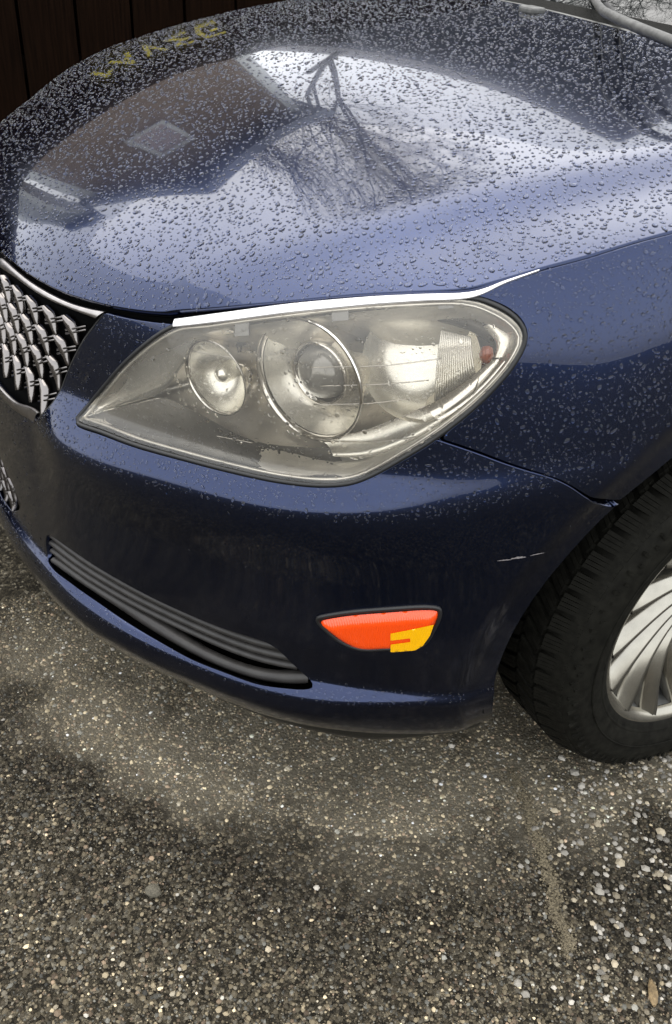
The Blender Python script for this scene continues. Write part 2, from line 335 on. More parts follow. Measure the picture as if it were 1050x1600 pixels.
# ------------------------------------------------------------------ trimmed panels
def uv_z(u, z):
    """row parameter where the body at |u| has height z"""
    zz = pchip(VK, pchip(ST, ROWS.transpose(1, 0, 2))(np.array([abs(u)]))[0])(_vs)[:, 1]
    return float(np.interp(-z, -zz, _vs))
def poly_inset(poly, d):
    P = np.asarray(poly, float); area = .5*np.sum(P[:, 0]*np.roll(P[:, 1], -1)-np.roll(P[:, 0], -1)*P[:, 1]); sg = 1 if area > 0 else -1
    t = np.roll(P, -1, 0)-np.roll(P, 1, 0); t /= np.linalg.norm(t, axis=1)[:, None]+1e-12
    return P+d*sg*np.stack([-t[:, 1], t[:, 0]], -1)
def tri_poly(outer, holes, step, pts_extra=None):
    loops = [np.asarray(outer)]+[np.asarray(h) for h in holes]; lo = loops[0].min(0); hi = loops[0].max(0)
    gx = np.arange(lo[0], hi[0]+step, step); gy = np.arange(lo[1], hi[1]+step, step*.87)
    g = np.stack(np.meshgrid(gx, gy, indexing='ij'), -1); g[:, 1::2, 0] += step/2; g = g.reshape(-1, 2)
    k = inside(g, loops[0])
    for h in loops[1:]: k &= ~inside(g, h)
    g = g[k]; d = np.full(len(g), 9.)
    for l in loops: d = np.minimum(d, seg_dist(g, l))
    g = g[d > step*.55]
    ins = []
    for j, l in enumerate(loops):
        q = poly_inset(l, .003 if j == 0 else -.003); kk = inside(q, loops[0]) if j == 0 else ~inside(q, l); q = q[kk]
        dd = np.full(len(q), 9.)
        for l2 in loops: dd = np.minimum(dd, seg_dist(q, l2))
        ins.append(q[dd > .002])
    V = [Vector(p) for l in loops for p in l]; E = []; o = 0
    for l in loops:
        n = len(l); E += [(o+i, o+(i+1) % n) for i in range(n)]; o += n
    V += [Vector(p) for p in g]+[Vector(p) for l in ins for p in l]
    vo, eo, fo, _, _, _ = geometry.delaunay_2d_cdt(V, E, [], 0, 1e-6)
    P = np.array([tuple(v) for v in vo]); F = np.array([f for f in fo]); c = P[F].mean(1)
    k = inside(c, loops[0])
    for h in loops[1:]: k &= ~inside(c, h)
    F = F[k]; used = np.unique(F); m = -np.ones(len(P), int); m[used] = np.arange(len(used))
    return P[used], m[F]
def panel(name, outer, holes, f, nf, mat, parent=None, step=.012, gap=.002, flange=.014, lift=0., wave=None):
    """a sheet-metal panel: trimmed surface + rolled edge"""
    outer = poly_inset(outer, gap) if gap else np.asarray(outer)
    P, F = tri_poly(outer, holes, step); X = f(P); n = nf(P)
    if lift: X = X+lift*n
    a, b, c = X[F[:, 0]], X[F[:, 1]], X[F[:, 2]]; fl = ((np.cross(b-a, c-a))*n[F[:, 0]]).sum(1) < 0; F[fl] = F[fl][:, ::-1]
    he = {}
    for t in F:
        for i in range(3): he[(t[i], t[(i+1) % 3])] = 1
    bd = [(i, j) for (i, j) in he if (j, i) not in he]
    V = list(X); Nn = list(n); FF = [tuple(t) for t in F]; rings = {}
    def ring(i):
        if i not in rings:
            rings[i] = (len(V), len(V)+1); V.append(None); V.append(None); Nn.append(None); Nn.append(None)
        return rings[i]
    tdir = {}
    for i, j in bd:
        e = X[j]-X[i]; o = np.cross(e, n[i]); o /= np.linalg.norm(o)+1e-12
        for k in (i, j): tdir[k] = tdir.get(k, 0)+o
    for i, j in bd:
        a0, a1 = ring(i); b0, b1 = ring(j)
        FF += [(j, i, a0, b0), (b0, a0, a1, b1)]
    for i, (a0, a1) in rings.items():
        o = tdir[i]/(np.linalg.norm(tdir[i])+1e-12)
        V[a0] = X[i]+o*.0012-n[i]*.0016; V[a1] = X[i]+o*.0010-n[i]*flange; nn = .5*n[i]+.87*o; Nn[a0] = nn; Nn[a1] = o
    o = mesh_obj(name, V, FF, mat, parent, True, Nn)
    o.data['nsurf'] = len(F)
    SURF[o.name] = (X, F, n)
    return o
SURF = {}
def both(poly):   # mirror a u,v polygon to the car's right side
    return (np.asarray(poly)*[-1, 1])[::-1]
car = empty('parked_car', (0, 0, 0))
tag(car, 'dark blue saloon car beaded with rain, parked on wet asphalt', 'car')

HL_PX = [(276, 506), (235, 530), (195, 565), (160, 605), (130, 640), (118, 656), (123, 665), (160, 678), (220, 700), (300, 722), (380, 742), (440, 754), (500, 760), (545, 757), (580, 745), (630, 718), (690, 680), (740, 640), (785, 595), (812, 558), (823, 530), (818, 508), (800, 488), (770, 472), (738, 463), (690, 462), (600, 468), (500, 477), (400, 489), (320, 500)]
HL = bhit(HL_PX)
HL_S = resample(crspline(HL, 6, True), .006, True)
# curves
seam = bhit([(690, 688), (760, 712), (850, 742), (915, 775), (945, 785), (975, 793)])
arch = []
for th in np.radians(np.arange(200, -41, -4)):
    x = ARCH_R*math.cos(th); z = ARCH_C[1]+ARCH_R*math.sin(th)
    if z < .215: continue
    u = float(np.interp(-x, -PLc[PLc[:, 1] > .6][:, 0], PLs[PLc[:, 1] > .6])); arch.append((u, uv_z(u, z)))
arch = np.array(arch)
k_seam = int(np.argmin(np.hypot(*(arch-seam[-1]).T)))
seam[-1] = arch[k_seam]
grille_r = bhit([(55, 658), (76, 635), (101, 590), (131, 530), (163, 488)])
top_piece = bhit([(163, 488), (200, 497), (240, 503), (274, 506)])
def nearest(P, q): return int(np.argmin(np.hypot(*(P-q).T)))
i_tl = nearest(HL_S, bhit([(274, 506)])[0]); i_s = nearest(HL_S, seam[0]); i_tr = nearest(HL_S, bhit([(736, 463)])[0])
def span(P, i, j, sgn):
    out = [P[i]]; n = len(P)
    while i != j: i = (i+sgn) % n; out.append(P[i])
    return np.array(out)
# direction along HL_S from top-left, down the inner side, to the seam
_a = span(HL_S, i_tl, i_s, 1); _b = span(HL_S, i_tl, i_s, -1)
hl_low = _a if _a[:, 1].mean() > _b[:, 1].mean() else _b
_a = span(HL_S, i_s, i_tr, 1); _b = span(HL_S, i_s, i_tr, -1); hl_right = _a if len(_a) < len(_b) else _b
vb = VK[12]+.004
grille_low_v = grille_r[0][1]
half = np.vstack([[(0, grille_low_v+.012)], [(grille_r[0][0]*.6, grille_low_v+.010)], crspline(grille_r, 5), crspline(top_piece, 4)[1:], hl_low[1:-1], crspline(seam, 5), arch[k_seam:], [(arch[-1][0]+.0, vb)]])
u_end = half[-1][0]
bot = [(u, vb) for u in np.linspace(u_end, 0, 60)[1:]]
half = np.vstack([half, bot])
bumper_poly = resample(np.vstack([half, both(half)[1:-1]]), .006, True)
VENT_PX = [(73, 836), (110, 858), (150, 885), (200, 914), (250, 940), (330, 975), (400, 998), (430, 1012), (455, 1035), (480, 1058), (490, 1072), (478, 1078), (440, 1076), (400, 1070), (350, 1052), (300, 1032), (250, 1004), (200, 974), (150, 940), (110, 912), (80, 888), (74, 870)]
VENT = resample(crspline(bhit(VENT_PX), 5, True), .006, True)
_in = bhit([(1, 716), (10, 736), (22, 762), (33, 788), (29, 798), (18, 800), (2, 778)])
INTAKE = np.vstack([[(0, _in[0][1]), (_in[0][0]*.5, _in[0][1])], _in, [(_in[-1][0]*.5, _in[-1][1]), (0, _in[-1][1])]])
print('intake', INTAKE.round(3).tolist())
INTAKE2 = resample(np.vstack([INTAKE, (INTAKE*[-1, 1])[::-1][1:-1]]), .006, True)
bumper = panel('bumper', bumper_poly, [VENT, both(VENT), INTAKE2], body, body_n, M['paint'], car, step=.0085)
# wings
u_door = plan_s(-.52, .917)
hood_seam = bhit([(738, 459), (760, 449), (840, 424), (930, 399), (1046, 365)])
v_end = hood_seam[-1][1]
top = np.vstack([crspline(hood_seam, 4), [(u, v_end) for u in np.linspace(hood_seam[-1][0]+.03, u_door, 20)]])
sill_v = VK[12]
wing = np.vstack([top, [(u_door, v) for v in np.linspace(v_end+.02, sill_v, 30)], [(u, sill_v) for u in np.linspace(u_door-.02, arch[0][0]+.01, 6)], arch[:k_seam+1], crspline(seam, 5)[::-1][1:], hl_right[1:]])
wing = resample(wing, .006, True)
panel('wing', wing, [], body, body_n, M['paint'], car, step=.010)
panel('wing', both(wing), [], body, body_n, M['paint'], car, step=.014)
# door skins behind the wings
for sg in (1, -1):
    dr = np.array([(u_door+.002, v_end+.0), (plan_s(-1.6, .917), v_end), (plan_s(-1.6, .917), sill_v), (u_door+.002, sill_v)])
    dr = resample(dr, .02, True); panel('door', dr if sg > 0 else both(dr), [], body, body_n, M['paint'], car, step=.03)
# bonnet
edge_l = crspline(np.vstack([BON_XYZ[:, :2], [body([[u, v_end]])[0][:2] for u in np.linspace(hood_seam[-1][0]+.08, plan_s(-.32, .917), 8)]]), 5)
rear_px = bonnet(hhit([(775, 3), (845, 22), (905, 38), (965, 54), (1045, 78)]))[:, :2]
print('rear edge', rear_px.round(3).tolist())
REAR = BON_REAR if 'BON_REAR' in globals() else None
corner = edge_l[-1]
rear_l = crspline(np.array([corner, corner+[-.03, -.05], (-.235, .66), (-.14, .5), (-.106, .377), (-.1, .26), (-.094, .163), (-.092, .05), (-.092, 0)]), 6)
edge_c = np.vstack([[(edge_l[0][0]+.010, 0), (edge_l[0][0]+.008, .08), (edge_l[0][0]+.004, .17)], edge_l])
hl_ = np.vstack([edge_c, rear_l[1:]])
bon_poly = resample(np.vstack([hl_, (hl_*[1, -1])[::-1][1:-1]]), .008, True)
bon = panel('bonnet', bon_poly, [], bonnet, bonnet_n, M['paint'], car, step=.012, gap=.002, flange=.02)
# dark inner shell under the gaps
def shell(name, poly, holes, f, nf, depth, mat, step=.03):
    P, F = tri_poly(poly, holes, step); return mesh_obj(name, f(P)-nf(P)*depth, F, mat, car)
sh = resample(np.array([(-1.6, .012), (1.6, .012), (1.6, .66), (-1.6, .66)]), .03, True)
ar_h = np.array([(u, v) for u, v in arch]); ar_h = resample(np.vstack([ar_h, [(ar_h[-1][0], .70), (ar_h[0][0], .70)]]), .02, True)
def outset(p, d): return poly_inset(p, -d)
# (trim the shell where wheel arches, lamps and vents are)
shp = np.vstack([[(-1.6, .03), (1.6, .03), (1.6, .66)], [(ar_h[:, 0].max()+.03, .66)]])
inner = np.vstack([[(0, .03)], [(2.0, .03)], [(2.0, .65)], [(arch[0][0]+.02, .65)], poly_inset(arch, 0)[:, :]+np.array([0, 0]), [(arch[-1][0]-.02, .66)], [(0, .66)]])
inner_l = resample(inner, .02, True)
shell('inner_shell', inner_l, [HL_S[::2], VENT[::2]], body, body_n, .016, M['black_void'])
shell('inner_shell', both(inner_l), [both(HL_S[::2]), both(VENT[::2])], body, body_n, .016, M['black_void'])
P_, F_ = tri_poly(resample(poly_inset(bon_poly, .01), .04, True), [], .06); mesh_obj('bonnet_liner', bonnet(P_)-[0, 0, .02], F_, M['black_void'], car)
print('panels', time.time()-T0)
# ------------------------------------------------------------------ more materials
def lens_mat():
    mt, nt, b = new_mat('headlight_lens'); nt.nodes.remove(b); out = [n for n in nt.nodes if n.type == 'OUTPUT_MATERIAL'][0]
    tr = N_(nt, 'ShaderNodeBsdfTransparent'); tr.inputs[0].default_value = (.97, .95, .91, 1); gl = N_(nt, 'ShaderNodeBsdfGlossy', i_Roughness=.03)
    fr = N_(nt, 'ShaderNodeFresnel', i_IOR=1.52); mx = N_(nt, 'ShaderNodeMixShader'); nt.links.new(fr.outputs[0], mx.inputs[0]); nt.links.new(tr.outputs[0], mx.inputs[1]); nt.links.new(gl.outputs[0], mx.inputs[2])
    df = N_(nt, 'ShaderNodeBsdfDiffuse'); df.inputs[0].default_value = (.80, .77, .71, 1)
    tc = N_(nt, 'ShaderNodeTexCoord'); nz = N_(nt, 'ShaderNodeTexNoise', i_Scale=9., i_Detail=7.); nt.links.new(tc.outputs['Object'], nz.inputs[0])
    mr = N_(nt, 'ShaderNodeMapRange', i_1=.3, i_2=.75, i_3=.035, i_4=.10); nt.links.new(nz.outputs[0], mr.inputs[0])
    m2 = N_(nt, 'ShaderNodeMixShader'); nt.links.new(mr.outputs[0], m2.inputs[0]); nt.links.new(mx.outputs[0], m2.inputs[1]); nt.links.new(df.outputs[0], m2.inputs[2]); nt.links.new(m2.outputs[0], out.inputs[0])
    return mt
def water_mat():
    mt, nt, b = new_mat('rain_water'); b.inputs['Transmission Weight'].default_value = 1; b.inputs['IOR'].default_value = 1.33; b.inputs['Roughness'].default_value = 0; b.inputs['Base Color'].default_value = (1, 1, 1, 1)
    return mt
def amber_mat(name, c, trans=.0):
    mt, nt, b = new_mat(name); b.inputs['Base Color'].default_value = c+(1,); b.inputs['Roughness'].default_value = .18; b.inputs['Coat Weight'].default_value = .6
    tc = N_(nt, 'ShaderNodeTexCoord'); wv = N_(nt, 'ShaderNodeTexWave', i_Scale=120., bands_direction='X'); nt.links.new(tc.outputs['Object'], wv.inputs[0])
    bp = N_(nt, 'ShaderNodeBump', i_Strength=.5, i_Distance=.001); nt.links.new(wv.outputs[1], bp.inputs['Height']); nt.links.new(bp.outputs[0], b.inputs['Normal'])
    return mt
M['lens'] = lens_mat(); M['water'] = water_mat()
M['amber'] = amber_mat('amber_lens', (.95, .075, .003)); M['reflex'] = amber_mat('yellow_reflex', (1.0, .50, .0)); M['amber_bulb'] = amber_mat('amber_bulb', (.42, .08, .015))
M['bezel'] = simple('lamp_bezel', (.93, .89, .80), .26, metal=.75, noise=.10, nscale=14)
M['bezel_dark'] = simple('lamp_bezel_grey', (.79, .75, .665), .32, metal=.7, noise=.2, nscale=18)
M['bezel_charcoal'] = simple('lamp_bezel_dark', (.11, .103, .088), .34, metal=.6, noise=.25, nscale=25)  # darkest bezel tone, for the lower and upper plates
M['reflector'] = simple('lamp_reflector', (.74, .71, .66), .09, metal=1.)
M['proj'] = simple('projector_glass', (.30, .29, .26), .05, metal=.25, coat=1.)
M['flange'] = simple('flange_glare', (.95, .93, .93), .22, metal=.6)  # near-white colour carries the sky glare on the flange
M['dark_chrome'] = simple('dark_chrome', (.16, .15, .145), .22, metal=1.)
M['satin'] = simple('satin_chrome', (.36, .34, .33), .3, metal=1., noise=.2, nscale=60)
M['vent_plastic'] = simple('vent_plastic', (.030, .028, .026), .42, spec=.4, noise=.25, nscale=50, bump=.1, bscale=700)
M['clip'] = simple('clear_clip', (.30, .29, .27), .3)
M['grey_metal'] = simple('wiper_grey', (.10, .10, .095), .5, noise=.4, nscale=60)
M['plate'] = simple('plate_white', (.75, .76, .76), .3); M['plate_blue'] = simple('plate_blue', (.02, .03, .10), .3)
M['scratch'] = simple('bare_scratch', (.22, .20, .20), .6, noise=.3, nscale=400)

def B(px): return bhit(px)
def surf_strip(name, a_px, b_px, mat, parent, lift_a=0., lift_b=0., depth=.004, n=60):
    """solid band on the body between two traced edges"""
    A = resample(crspline(B(a_px), 6), 1, False) if False else crspline(B(a_px), 10); Bq = crspline(B(b_px), 10)
    ta = np.linspace(0, 1, len(A)); tb = np.linspace(0, 1, len(Bq)); t = np.linspace(0, 1, n)
    A = np.stack([np.interp(t, ta, A[:, k]) for k in (0, 1)], -1); Bq = np.stack([np.interp(t, tb, Bq[:, k]) for k in (0, 1)], -1)
    rows = []
    for w, l in ((0, -depth), (0, 0), (.12, .0008), (.5, .0014), (.88, .0008), (1, 0), (1, -depth)):
        uv = A*(1-w)+Bq*w; rows.append(body(uv)+body_n(uv)*(l+lift_a*(1-w)+lift_b*w))
    V = np.vstack(rows); F = [(r*n+i, r*n+i+1, (r+1)*n+i+1, (r+1)*n+i) for r in range(6) for i in range(n-1)]
    return mesh_obj(name, V, F, mat, parent)
# ---- vents: recess, four louvres each
def vent(mirror):
    f = (lambda q: body(q)*np.array([1, -1, 1])) if mirror else body
    fn = (lambda q: body_n(q)*np.array([1, -1, 1])) if mirror else body_n
    P, F = tri_poly(VENT, [], .02); bk = mesh_obj('vent_recess', f(P)-fn(P)*.045, F, M['black_void'], car)
    # side walls
    X = f(VENT); n_ = fn(VENT); k = len(VENT); V = np.vstack([X-n_*.002, X-n_*.045]); mesh_obj('vent_frame', V, [(i, (i+1) % k, k+(i+1) % k, k+i) for i in range(k)], M['black_plastic'], car)
    vc = VENT[:, 1]; us = np.linspace(VENT[:, 0].min()+.004, VENT[:, 0].max()-.004, 90)
    def vrange(u):
        c = []
        for i in range(k):
            a, b = VENT[i-1], VENT[i]
            if (a[0]-u)*(b[0]-u) < 0: c.append(a[1]+(b[1]-a[1])*(u-a[0])/(b[0]-a[0]))
        return (min(c), max(c)) if len(c) > 1 else None
    R = [vrange(u) for u in us]
    kk = [i for i, r in enumerate(R) if r and .40 < us[i] < .855]; low = np.polyfit(us[kk], [R[i][1] for i in kk], 3)
    vmid = max(r[1]-r[0] for r in R if r)
    for s in range(4):
        path = []
        for u, r in zip(us, R):
            if r is None: continue
            # slats keep an even pitch measured up from the lower edge
            v = np.polyval(low, u)-.0135-.0172*(3-s)
            if r[0]+.0015 < v < r[1]-.001: path.append((u, v))
        if len(path) < 8: continue
        path = np.array(path); prof = [(-.0045, -.034), (-.0062, -.011), (-.0046, -.005), (.000, -.003), (.0040, -.0055), (.0052, -.013), (.004, -.034)]
        V = []; n = len(path)
        for dv, dn in prof:
            q = path+[0, dv]; V.append(f(q)+fn(q)*dn)
        m_ = len(prof); mesh_obj('vent_slat', np.vstack(V), [(r*n+i, r*n+i+1, (r+1)*n+i+1, (r+1)*n+i) for r in range(m_-1) for i in range(n-1)], M['vent_plastic'], car)
vent(False); vent(True)
# ---- black valance under the painted bumper
us = np.linspace(-u_end+.004, u_end-.004, 120); rows = []
for o, z in ((-.030, .222), (-.034, .20), (-.046, .172), (-.055, .158), (-.11, .150)):
    R_ = []
    for u in us:
        a = abs(u); x, y = off_pt(a, o-.012*(a > .95)*(a-.95)/.1); R_.append((x, math.copysign(y, u), z+.014*np.interp(a, [0, .3, .6, 1.2], [1.2, 1, .2, 0.])))
    rows.append(R_)
n = len(us); mesh_obj('lower_valance', np.vstack(rows), [(r*n+i, r*n+i+1, (r+1)*n+i+1, (r+1)*n+i) for r in range(4) for i in range(n-1)], M['black_plastic'], car)
# ---- grille
surf_strip('grille_trim', [(0, 403), (9, 408), (57, 447), (100, 470), (137, 482), (163, 487)], [(0, 416), (29, 436), (71, 464), (109, 481), (130, 489), (150, 497)], M['satin'], car, 0, .002)
surf_strip('grille_trim', [(0, 619), (23, 641), (54, 661)], [(0, 604), (29, 630), (61, 645)], M['satin'], car, 0, .002)
surf_strip('grille_trim', [(59, 659), (78, 635), (103, 590), (133, 530), (163, 489)], [(54, 655), (73, 632), (98, 587), (127, 528), (150, 497)], M['seal'], car, 0, -.006)
gq = B([(51, 493), (80, 514), (41, 526), (107, 526), (27, 474), (36, 554), (61, 574)])
print('grille lattice', gq.round(3).tolist())
GU, GV = .049, .049
g_lo = B([(2, 420), (60, 468), (110, 492), (143, 502), (118, 548), (90, 600), (62, 640), (26, 622), (2, 600)])
g_poly = np.vstack([[(0, g_lo[0][1]-.002)], crspline(g_lo, 4), [(0, g_lo[-1][1])]])
g_poly2 = poly_inset(g_poly, .004)
# one chrome scale, in cell units (a = across, b = down, c = out)
def scale_mesh():
    cl = np.array([(-.42, -.58), (-.26, -.25), (-.06, .08), (.14, .36), (.36, .62)]); wd = np.array([.16, .42, .36, .22, .05]); c = crspline(cl, 3); w = np.interp(np.linspace(0, 1, len(c)), np.linspace(0, 1, 5), wd)
    t = np.gradient(c, axis=0); t /= np.linalg.norm(t, axis=1)[:, None]; nn = np.stack([-t[:, 1], t[:, 0]], -1)
    return c-nn*w[:, None], c+nn*w[:, None]*.35, w
sA, sB, sw = scale_mesh()
def grille_scale(u0, v0, k=1.):
    uvA = np.array([u0, v0])+sA*[GU*.80*k, GV*.80*k]; uvB = np.array([u0, v0])+sB*[GU*.80*k, GV*.80*k]; uvM = .55*uvA+.45*uvB
    f = lambda q, d: body(q)+body_n(q)*d
    n = len(uvA); V = np.vstack([f(uvA, -.012), f(uvA, -.004), f(uvM, .000), f(uvB, -.004), f(uvB, -.012)])
    return V, [(r*n+i, r*n+i+1, (r+1)*n+i+1, (r+1)*n+i) for r in range(4) for i in range(n-1)]
def grille_fill(gr, poly, v00, k=1.):
    for j in range(-2, 12):
        for i in range(-18, 19):
            u0 = (i+.5*(j % 2))*GU*k; v0 = v00+j*GV*k
            if not inside(np.array([[abs(u0), v0]]), poly)[0]: continue
            V, F = grille_scale(u0, v0, k); mesh_obj('grille_scale', V, F, M['chrome'] if k == 1. else M['dark_chrome'], gr)
            for dvv in (-.003, .004):     # the two thin bars that tie a scale to the next one
                p0 = np.array([u0-.20*GU*k, v0+.14*GV*k+dvv]); p1 = np.array([u0+.72*GU*k, v0-.36*GV*k+dvv]); q = np.linspace(p0, p1, 4)
                V, F = tube_vf(body(q)-body_n(q)*.0035, .0015, 6); mesh_obj('grille_bar', V, F, M['dark_chrome'], gr)
gr = bpy.data.objects.new('grille', None); link(gr, car)
grille_fill(gr, g_poly2, .068)
gi = bpy.data.objects.new('lower_grille', None); link(gi, car)
ii = poly_inset(INTAKE, 0.); grille_fill(gi, ii, INTAKE[:, 1].min()+.012, .8)
# ------------------------------------------------------------------ headlights
def headlight(mir):
    sgn = np.array([1, -1, 1]) if mir else np.array([1, 1, 1]); name = 'headlight'
    hl = bpy.data.objects.new(name, None); link(hl, car)
    def mo(n_, V, F, mat, par=hl, **k): return mesh_obj(n_, np.asarray(V)*sgn, [f[::-1] for f in F] if mir else F, mat, par, **k)
    Lp = poly_inset(HL_S, .004)
    P, F = tri_poly(Lp, [], .008 if not mir else .02); d = seg_dist(P, Lp); n_ = body_n(P); X = body(P)+n_*(.0005+.006*smoothstep(0, .07, d))[:, None]
    a, b, c = X[F[:, 0]], X[F[:, 1]], X[F[:, 2]]; fl = ((np.cross(b-a, c-a))*n_[F[:, 0]]).sum(1) < 0; F[fl] = F[fl][:, ::-1]
    mo('lens', X, [tuple(f) for f in F], M['lens'])
    if not mir: SURF['lens'] = (X, F, n_)
    # black rubber seal round the lens, and the lens's own bright rim
    q = resample(poly_inset(HL_S, .0015), .008, True); V, F2 = tube_vf(body(q)-body_n(q)*.001, .0032, 7, True); mo('seal', V, F2, M['seal'])
    q = resample(poly_inset(HL_S, .0085), .008, True); V, F2 = tube_vf(body(q)-body_n(q)*.0015, .0022, 6, True); mo('lens_rim', V, F2, M['bezel_dark'])
    # bucket
    Pb, Fb = tri_poly(poly_inset(HL_S, .006), [], .010); db = seg_dist(Pb, HL_S); nb = body_n(Pb)
    cen = Pb.mean(0); back = np.array([-.72, -.55, -.12]); dep = .006+.088*smoothstep(.004, .085, db)
    Xb = body(Pb)+back*dep[:, None]+np.array([0, 0, 0]); mo('housing', Xb, [tuple(f) for f in Fb], M['bezel_dark'])
    def at(px, py, depth):
        uv = B([(px, py)]); x = body(uv)[0]; v = px_ray(px, py); return x+v*depth
    def lathe(n_, c, ax, prof, mat, seg=40, par=hl, a0=0, a1=2*math.pi, up=(0, 0, 1), thick=0):
        ax = np.array(ax, float); ax /= np.linalg.norm(ax); e1 = np.cross(up, ax); e1 /= np.linalg.norm(e1); e2 = np.cross(ax, e1); full = abs(a1-a0-2*math.pi) < 1e-6
        ns = seg if full else seg+1; V = []
        for h, r in prof:
            for k in range(ns):
                t = a0+(a1-a0)*k/seg; V.append(np.array(c)+ax*h+r*(math.cos(t)*e1+math.sin(t)*e2))
        F_ = [(r*ns+k, r*ns+(k+1) % ns, (r+1)*ns+(k+1) % ns, (r+1)*ns+k) for r in range(len(prof)-1) for k in range(seg)]
        return mo(n_, V, F_, mat, par)
    fw = (.86, .50, -.04)
    # main projector: wide chrome shroud, inner bowl, glass ball
    c = at(486, 592, .030)
    ml = bpy.data.objects.new('main_lamp', None); link(ml, hl)
    lathe('shroud', c, fw, [(-.075, .046), (-.045, .056), (-.015, .066), (.004, .0765), (.008, .077), (.008, .074), (.002, .0715)], M['reflector'], 48, ml)
    lathe('bowl', c, fw, [(.000, .0715), (-.012, .063), (-.028, .052), (-.038, .040)], M['bezel'], 40, ml)
    lathe('collar', c, fw, [(-.040, .0415), (-.020, .041), (-.014, .040), (-.014, .036), (-.03, .034)], M['reflector'], 40, ml)
    lathe('projector_glass', c, fw, [(-.032, .036), (-.020, .034), (-.008, .027), (.000, .015), (.003, .0002)], M['proj'], 32, ml)
    # inner lamp
    c2 = at(338, 590, .028); il = bpy.data.objects.new('inner_lamp', None); link(il, hl)
    lathe('shroud', c2, fw, [(-.055, .030), (-.025, .042), (.0, .0490), (.003, .0495), (.003, .0475), (-.002, .0460)], M['reflector'], 40, il)
    lathe('bowl', c2, fw, [(-.003, .0460), (-.015, .041), (-.028, .027), (-.036, .014), (-.038, .0003)], M['bezel'], 36, il)
    lathe('bulb_cap', c2, fw, [(-.038, .012), (-.012, .012), (-.005, .008), (-.003, .0003)], M['bezel'], 20, il)
    # outer turn-signal reflector with its amber bulb
    c3 = at(660, 566, .040); tl = bpy.data.objects.new('turn_signal', None); link(tl, hl)
    nl = body_n(B([(660, 560)]))[0]
    lathe('reflector', c3, nl*.75+np.array([.25, .1, .25]), [(.012, .068), (.008, .066), (-.006, .058), (-.018, .042), (-.024, .020), (-.025, .0005)], M['bezel'], 44, tl)
    for k in range(17):     # fluted outer part
        t = k/16; p0 = np.array(at(690+44*t, 516+10*t, .018)); p1 = np.array(at(680+62*t, 632-46*t, .016)); V, F2 = tube_vf(np.linspace(p0, p1, 5)+np.array([0, -.002, .0])*np.sin(np.linspace(0, 3.14, 5))[:, None], .0014, 5); mo('flute', V, F2, M['bezel'], tl)
    cb = at(760, 553, .012); lathe('bulb', cb, (.1, .2, 1), [(-.011, .0005), (-.009, .006), (0, .0085), (.008, .006), (.011, .0005)], M['amber_bulb'], 16, tl)
    def plate(n_, quad, mat, th=.004, par=hl, nseg=14):
        """curved bezel piece between two traced edges, each point (px, py, depth)"""
        A = crspline(np.array([at(*q) for q in quad[0]]), 8); C = crspline(np.array([at(*q) for q in quad[1]]), 8); t = np.linspace(0, 1, 30)
        A = np.stack([np.interp(t, np.linspace(0, 1, len(A)), A[:, k]) for k in range(3)], -1); C = np.stack([np.interp(t, np.linspace(0, 1, len(C)), C[:, k]) for k in range(3)], -1)
        V = []; n = 30
        for w in np.linspace(0, 1, 5): V += list(A*(1-w)+C*w+np.array([-.5, -.4, .0])*(.006*math.sin(w*math.pi)))
        V += list(C+np.array([-.003, -.002, -.003])); mo(n_, V, [(r*n+i, r*n+i+1, (r+1)*n+i+1, (r+1)*n+i) for r in range(5) for i in range(n-1)], mat, par)
    plate('bezel', ([(128, 652, .004), (190, 636, .014), (250, 622, .028), (300, 640, .032), (400, 690, .030), (520, 700, .03)], [(135, 658, .003), (220, 688, .004), (310, 714, .004), (400, 735, .005), (470, 745, .005), (545, 745, .006)]), M['bezel_charcoal'])
    plate('bezel', ([(128, 648, .004), (165, 606, .005), (200, 570, .005), (240, 536, .005), (282, 514, .006), (330, 506, .008)], [(134, 650, .006), (185, 632, .02), (250, 610, .04), (290, 560, .04), (330, 530, .03), (365, 518, .012)]), M['bezel'])
    plate('bezel', ([(365, 508, .006), (450, 498, .006), (560, 486, .006), (660, 478, .006), (735, 478, .006), (790, 500, .006)], [(370, 540, .05), (440, 520, .04), (560, 502, .022), (660, 498, .022), (725, 512, .018), (765, 535, .016)]), M['bezel_charcoal'])
    plate('bezel', ([(505, 690, .030), (570, 672, .026), (640, 645, .020), (668, 634, .016)], [(520, 712, .012), (580, 712, .010), (640, 690, .008), (690, 660, .006)]), M['bezel'])
    plate('bright_blade', ([(652, 640, .014), (690, 622, .013), (730, 594, .013), (768, 562, .012)], [(690, 660, .006), (725, 636, .006), (762, 602, .006), (790, 565, .006)]), M['reflector'])
    plate('bezel', ([(790, 500, .005), (805, 515, .005), (806, 535, .005), (795, 560, .005)], [(755, 510, .014), (772, 530, .013), (775, 545, .012), (770, 560, .012)]), M['bezel'])
    for q in ([(125, 653, .002), (180, 639, .012), (250, 622, .027)], [(165, 645, .012), (230, 662, .016), (310, 676, .018), (395, 692, .02)], [(505, 690, .028), (580, 690, .012), (650, 684, .006)], [(510, 684, .028), (590, 668, .018), (665, 634, .012)], [(300, 548, .03), (370, 560, .03)], [(480, 574, .012), (600, 571, .012), (690, 560, .012)], [(500, 603, .012), (600, 600, .012), (670, 594, .012)], [(490, 632, .012), (580, 630, .012), (640, 622, .012)]):
        V, F2 = tube_vf(crspline(np.array([at(*k) for k in q]), 6), .0008, 5); mo('ridge', V, F2, M['reflector'])
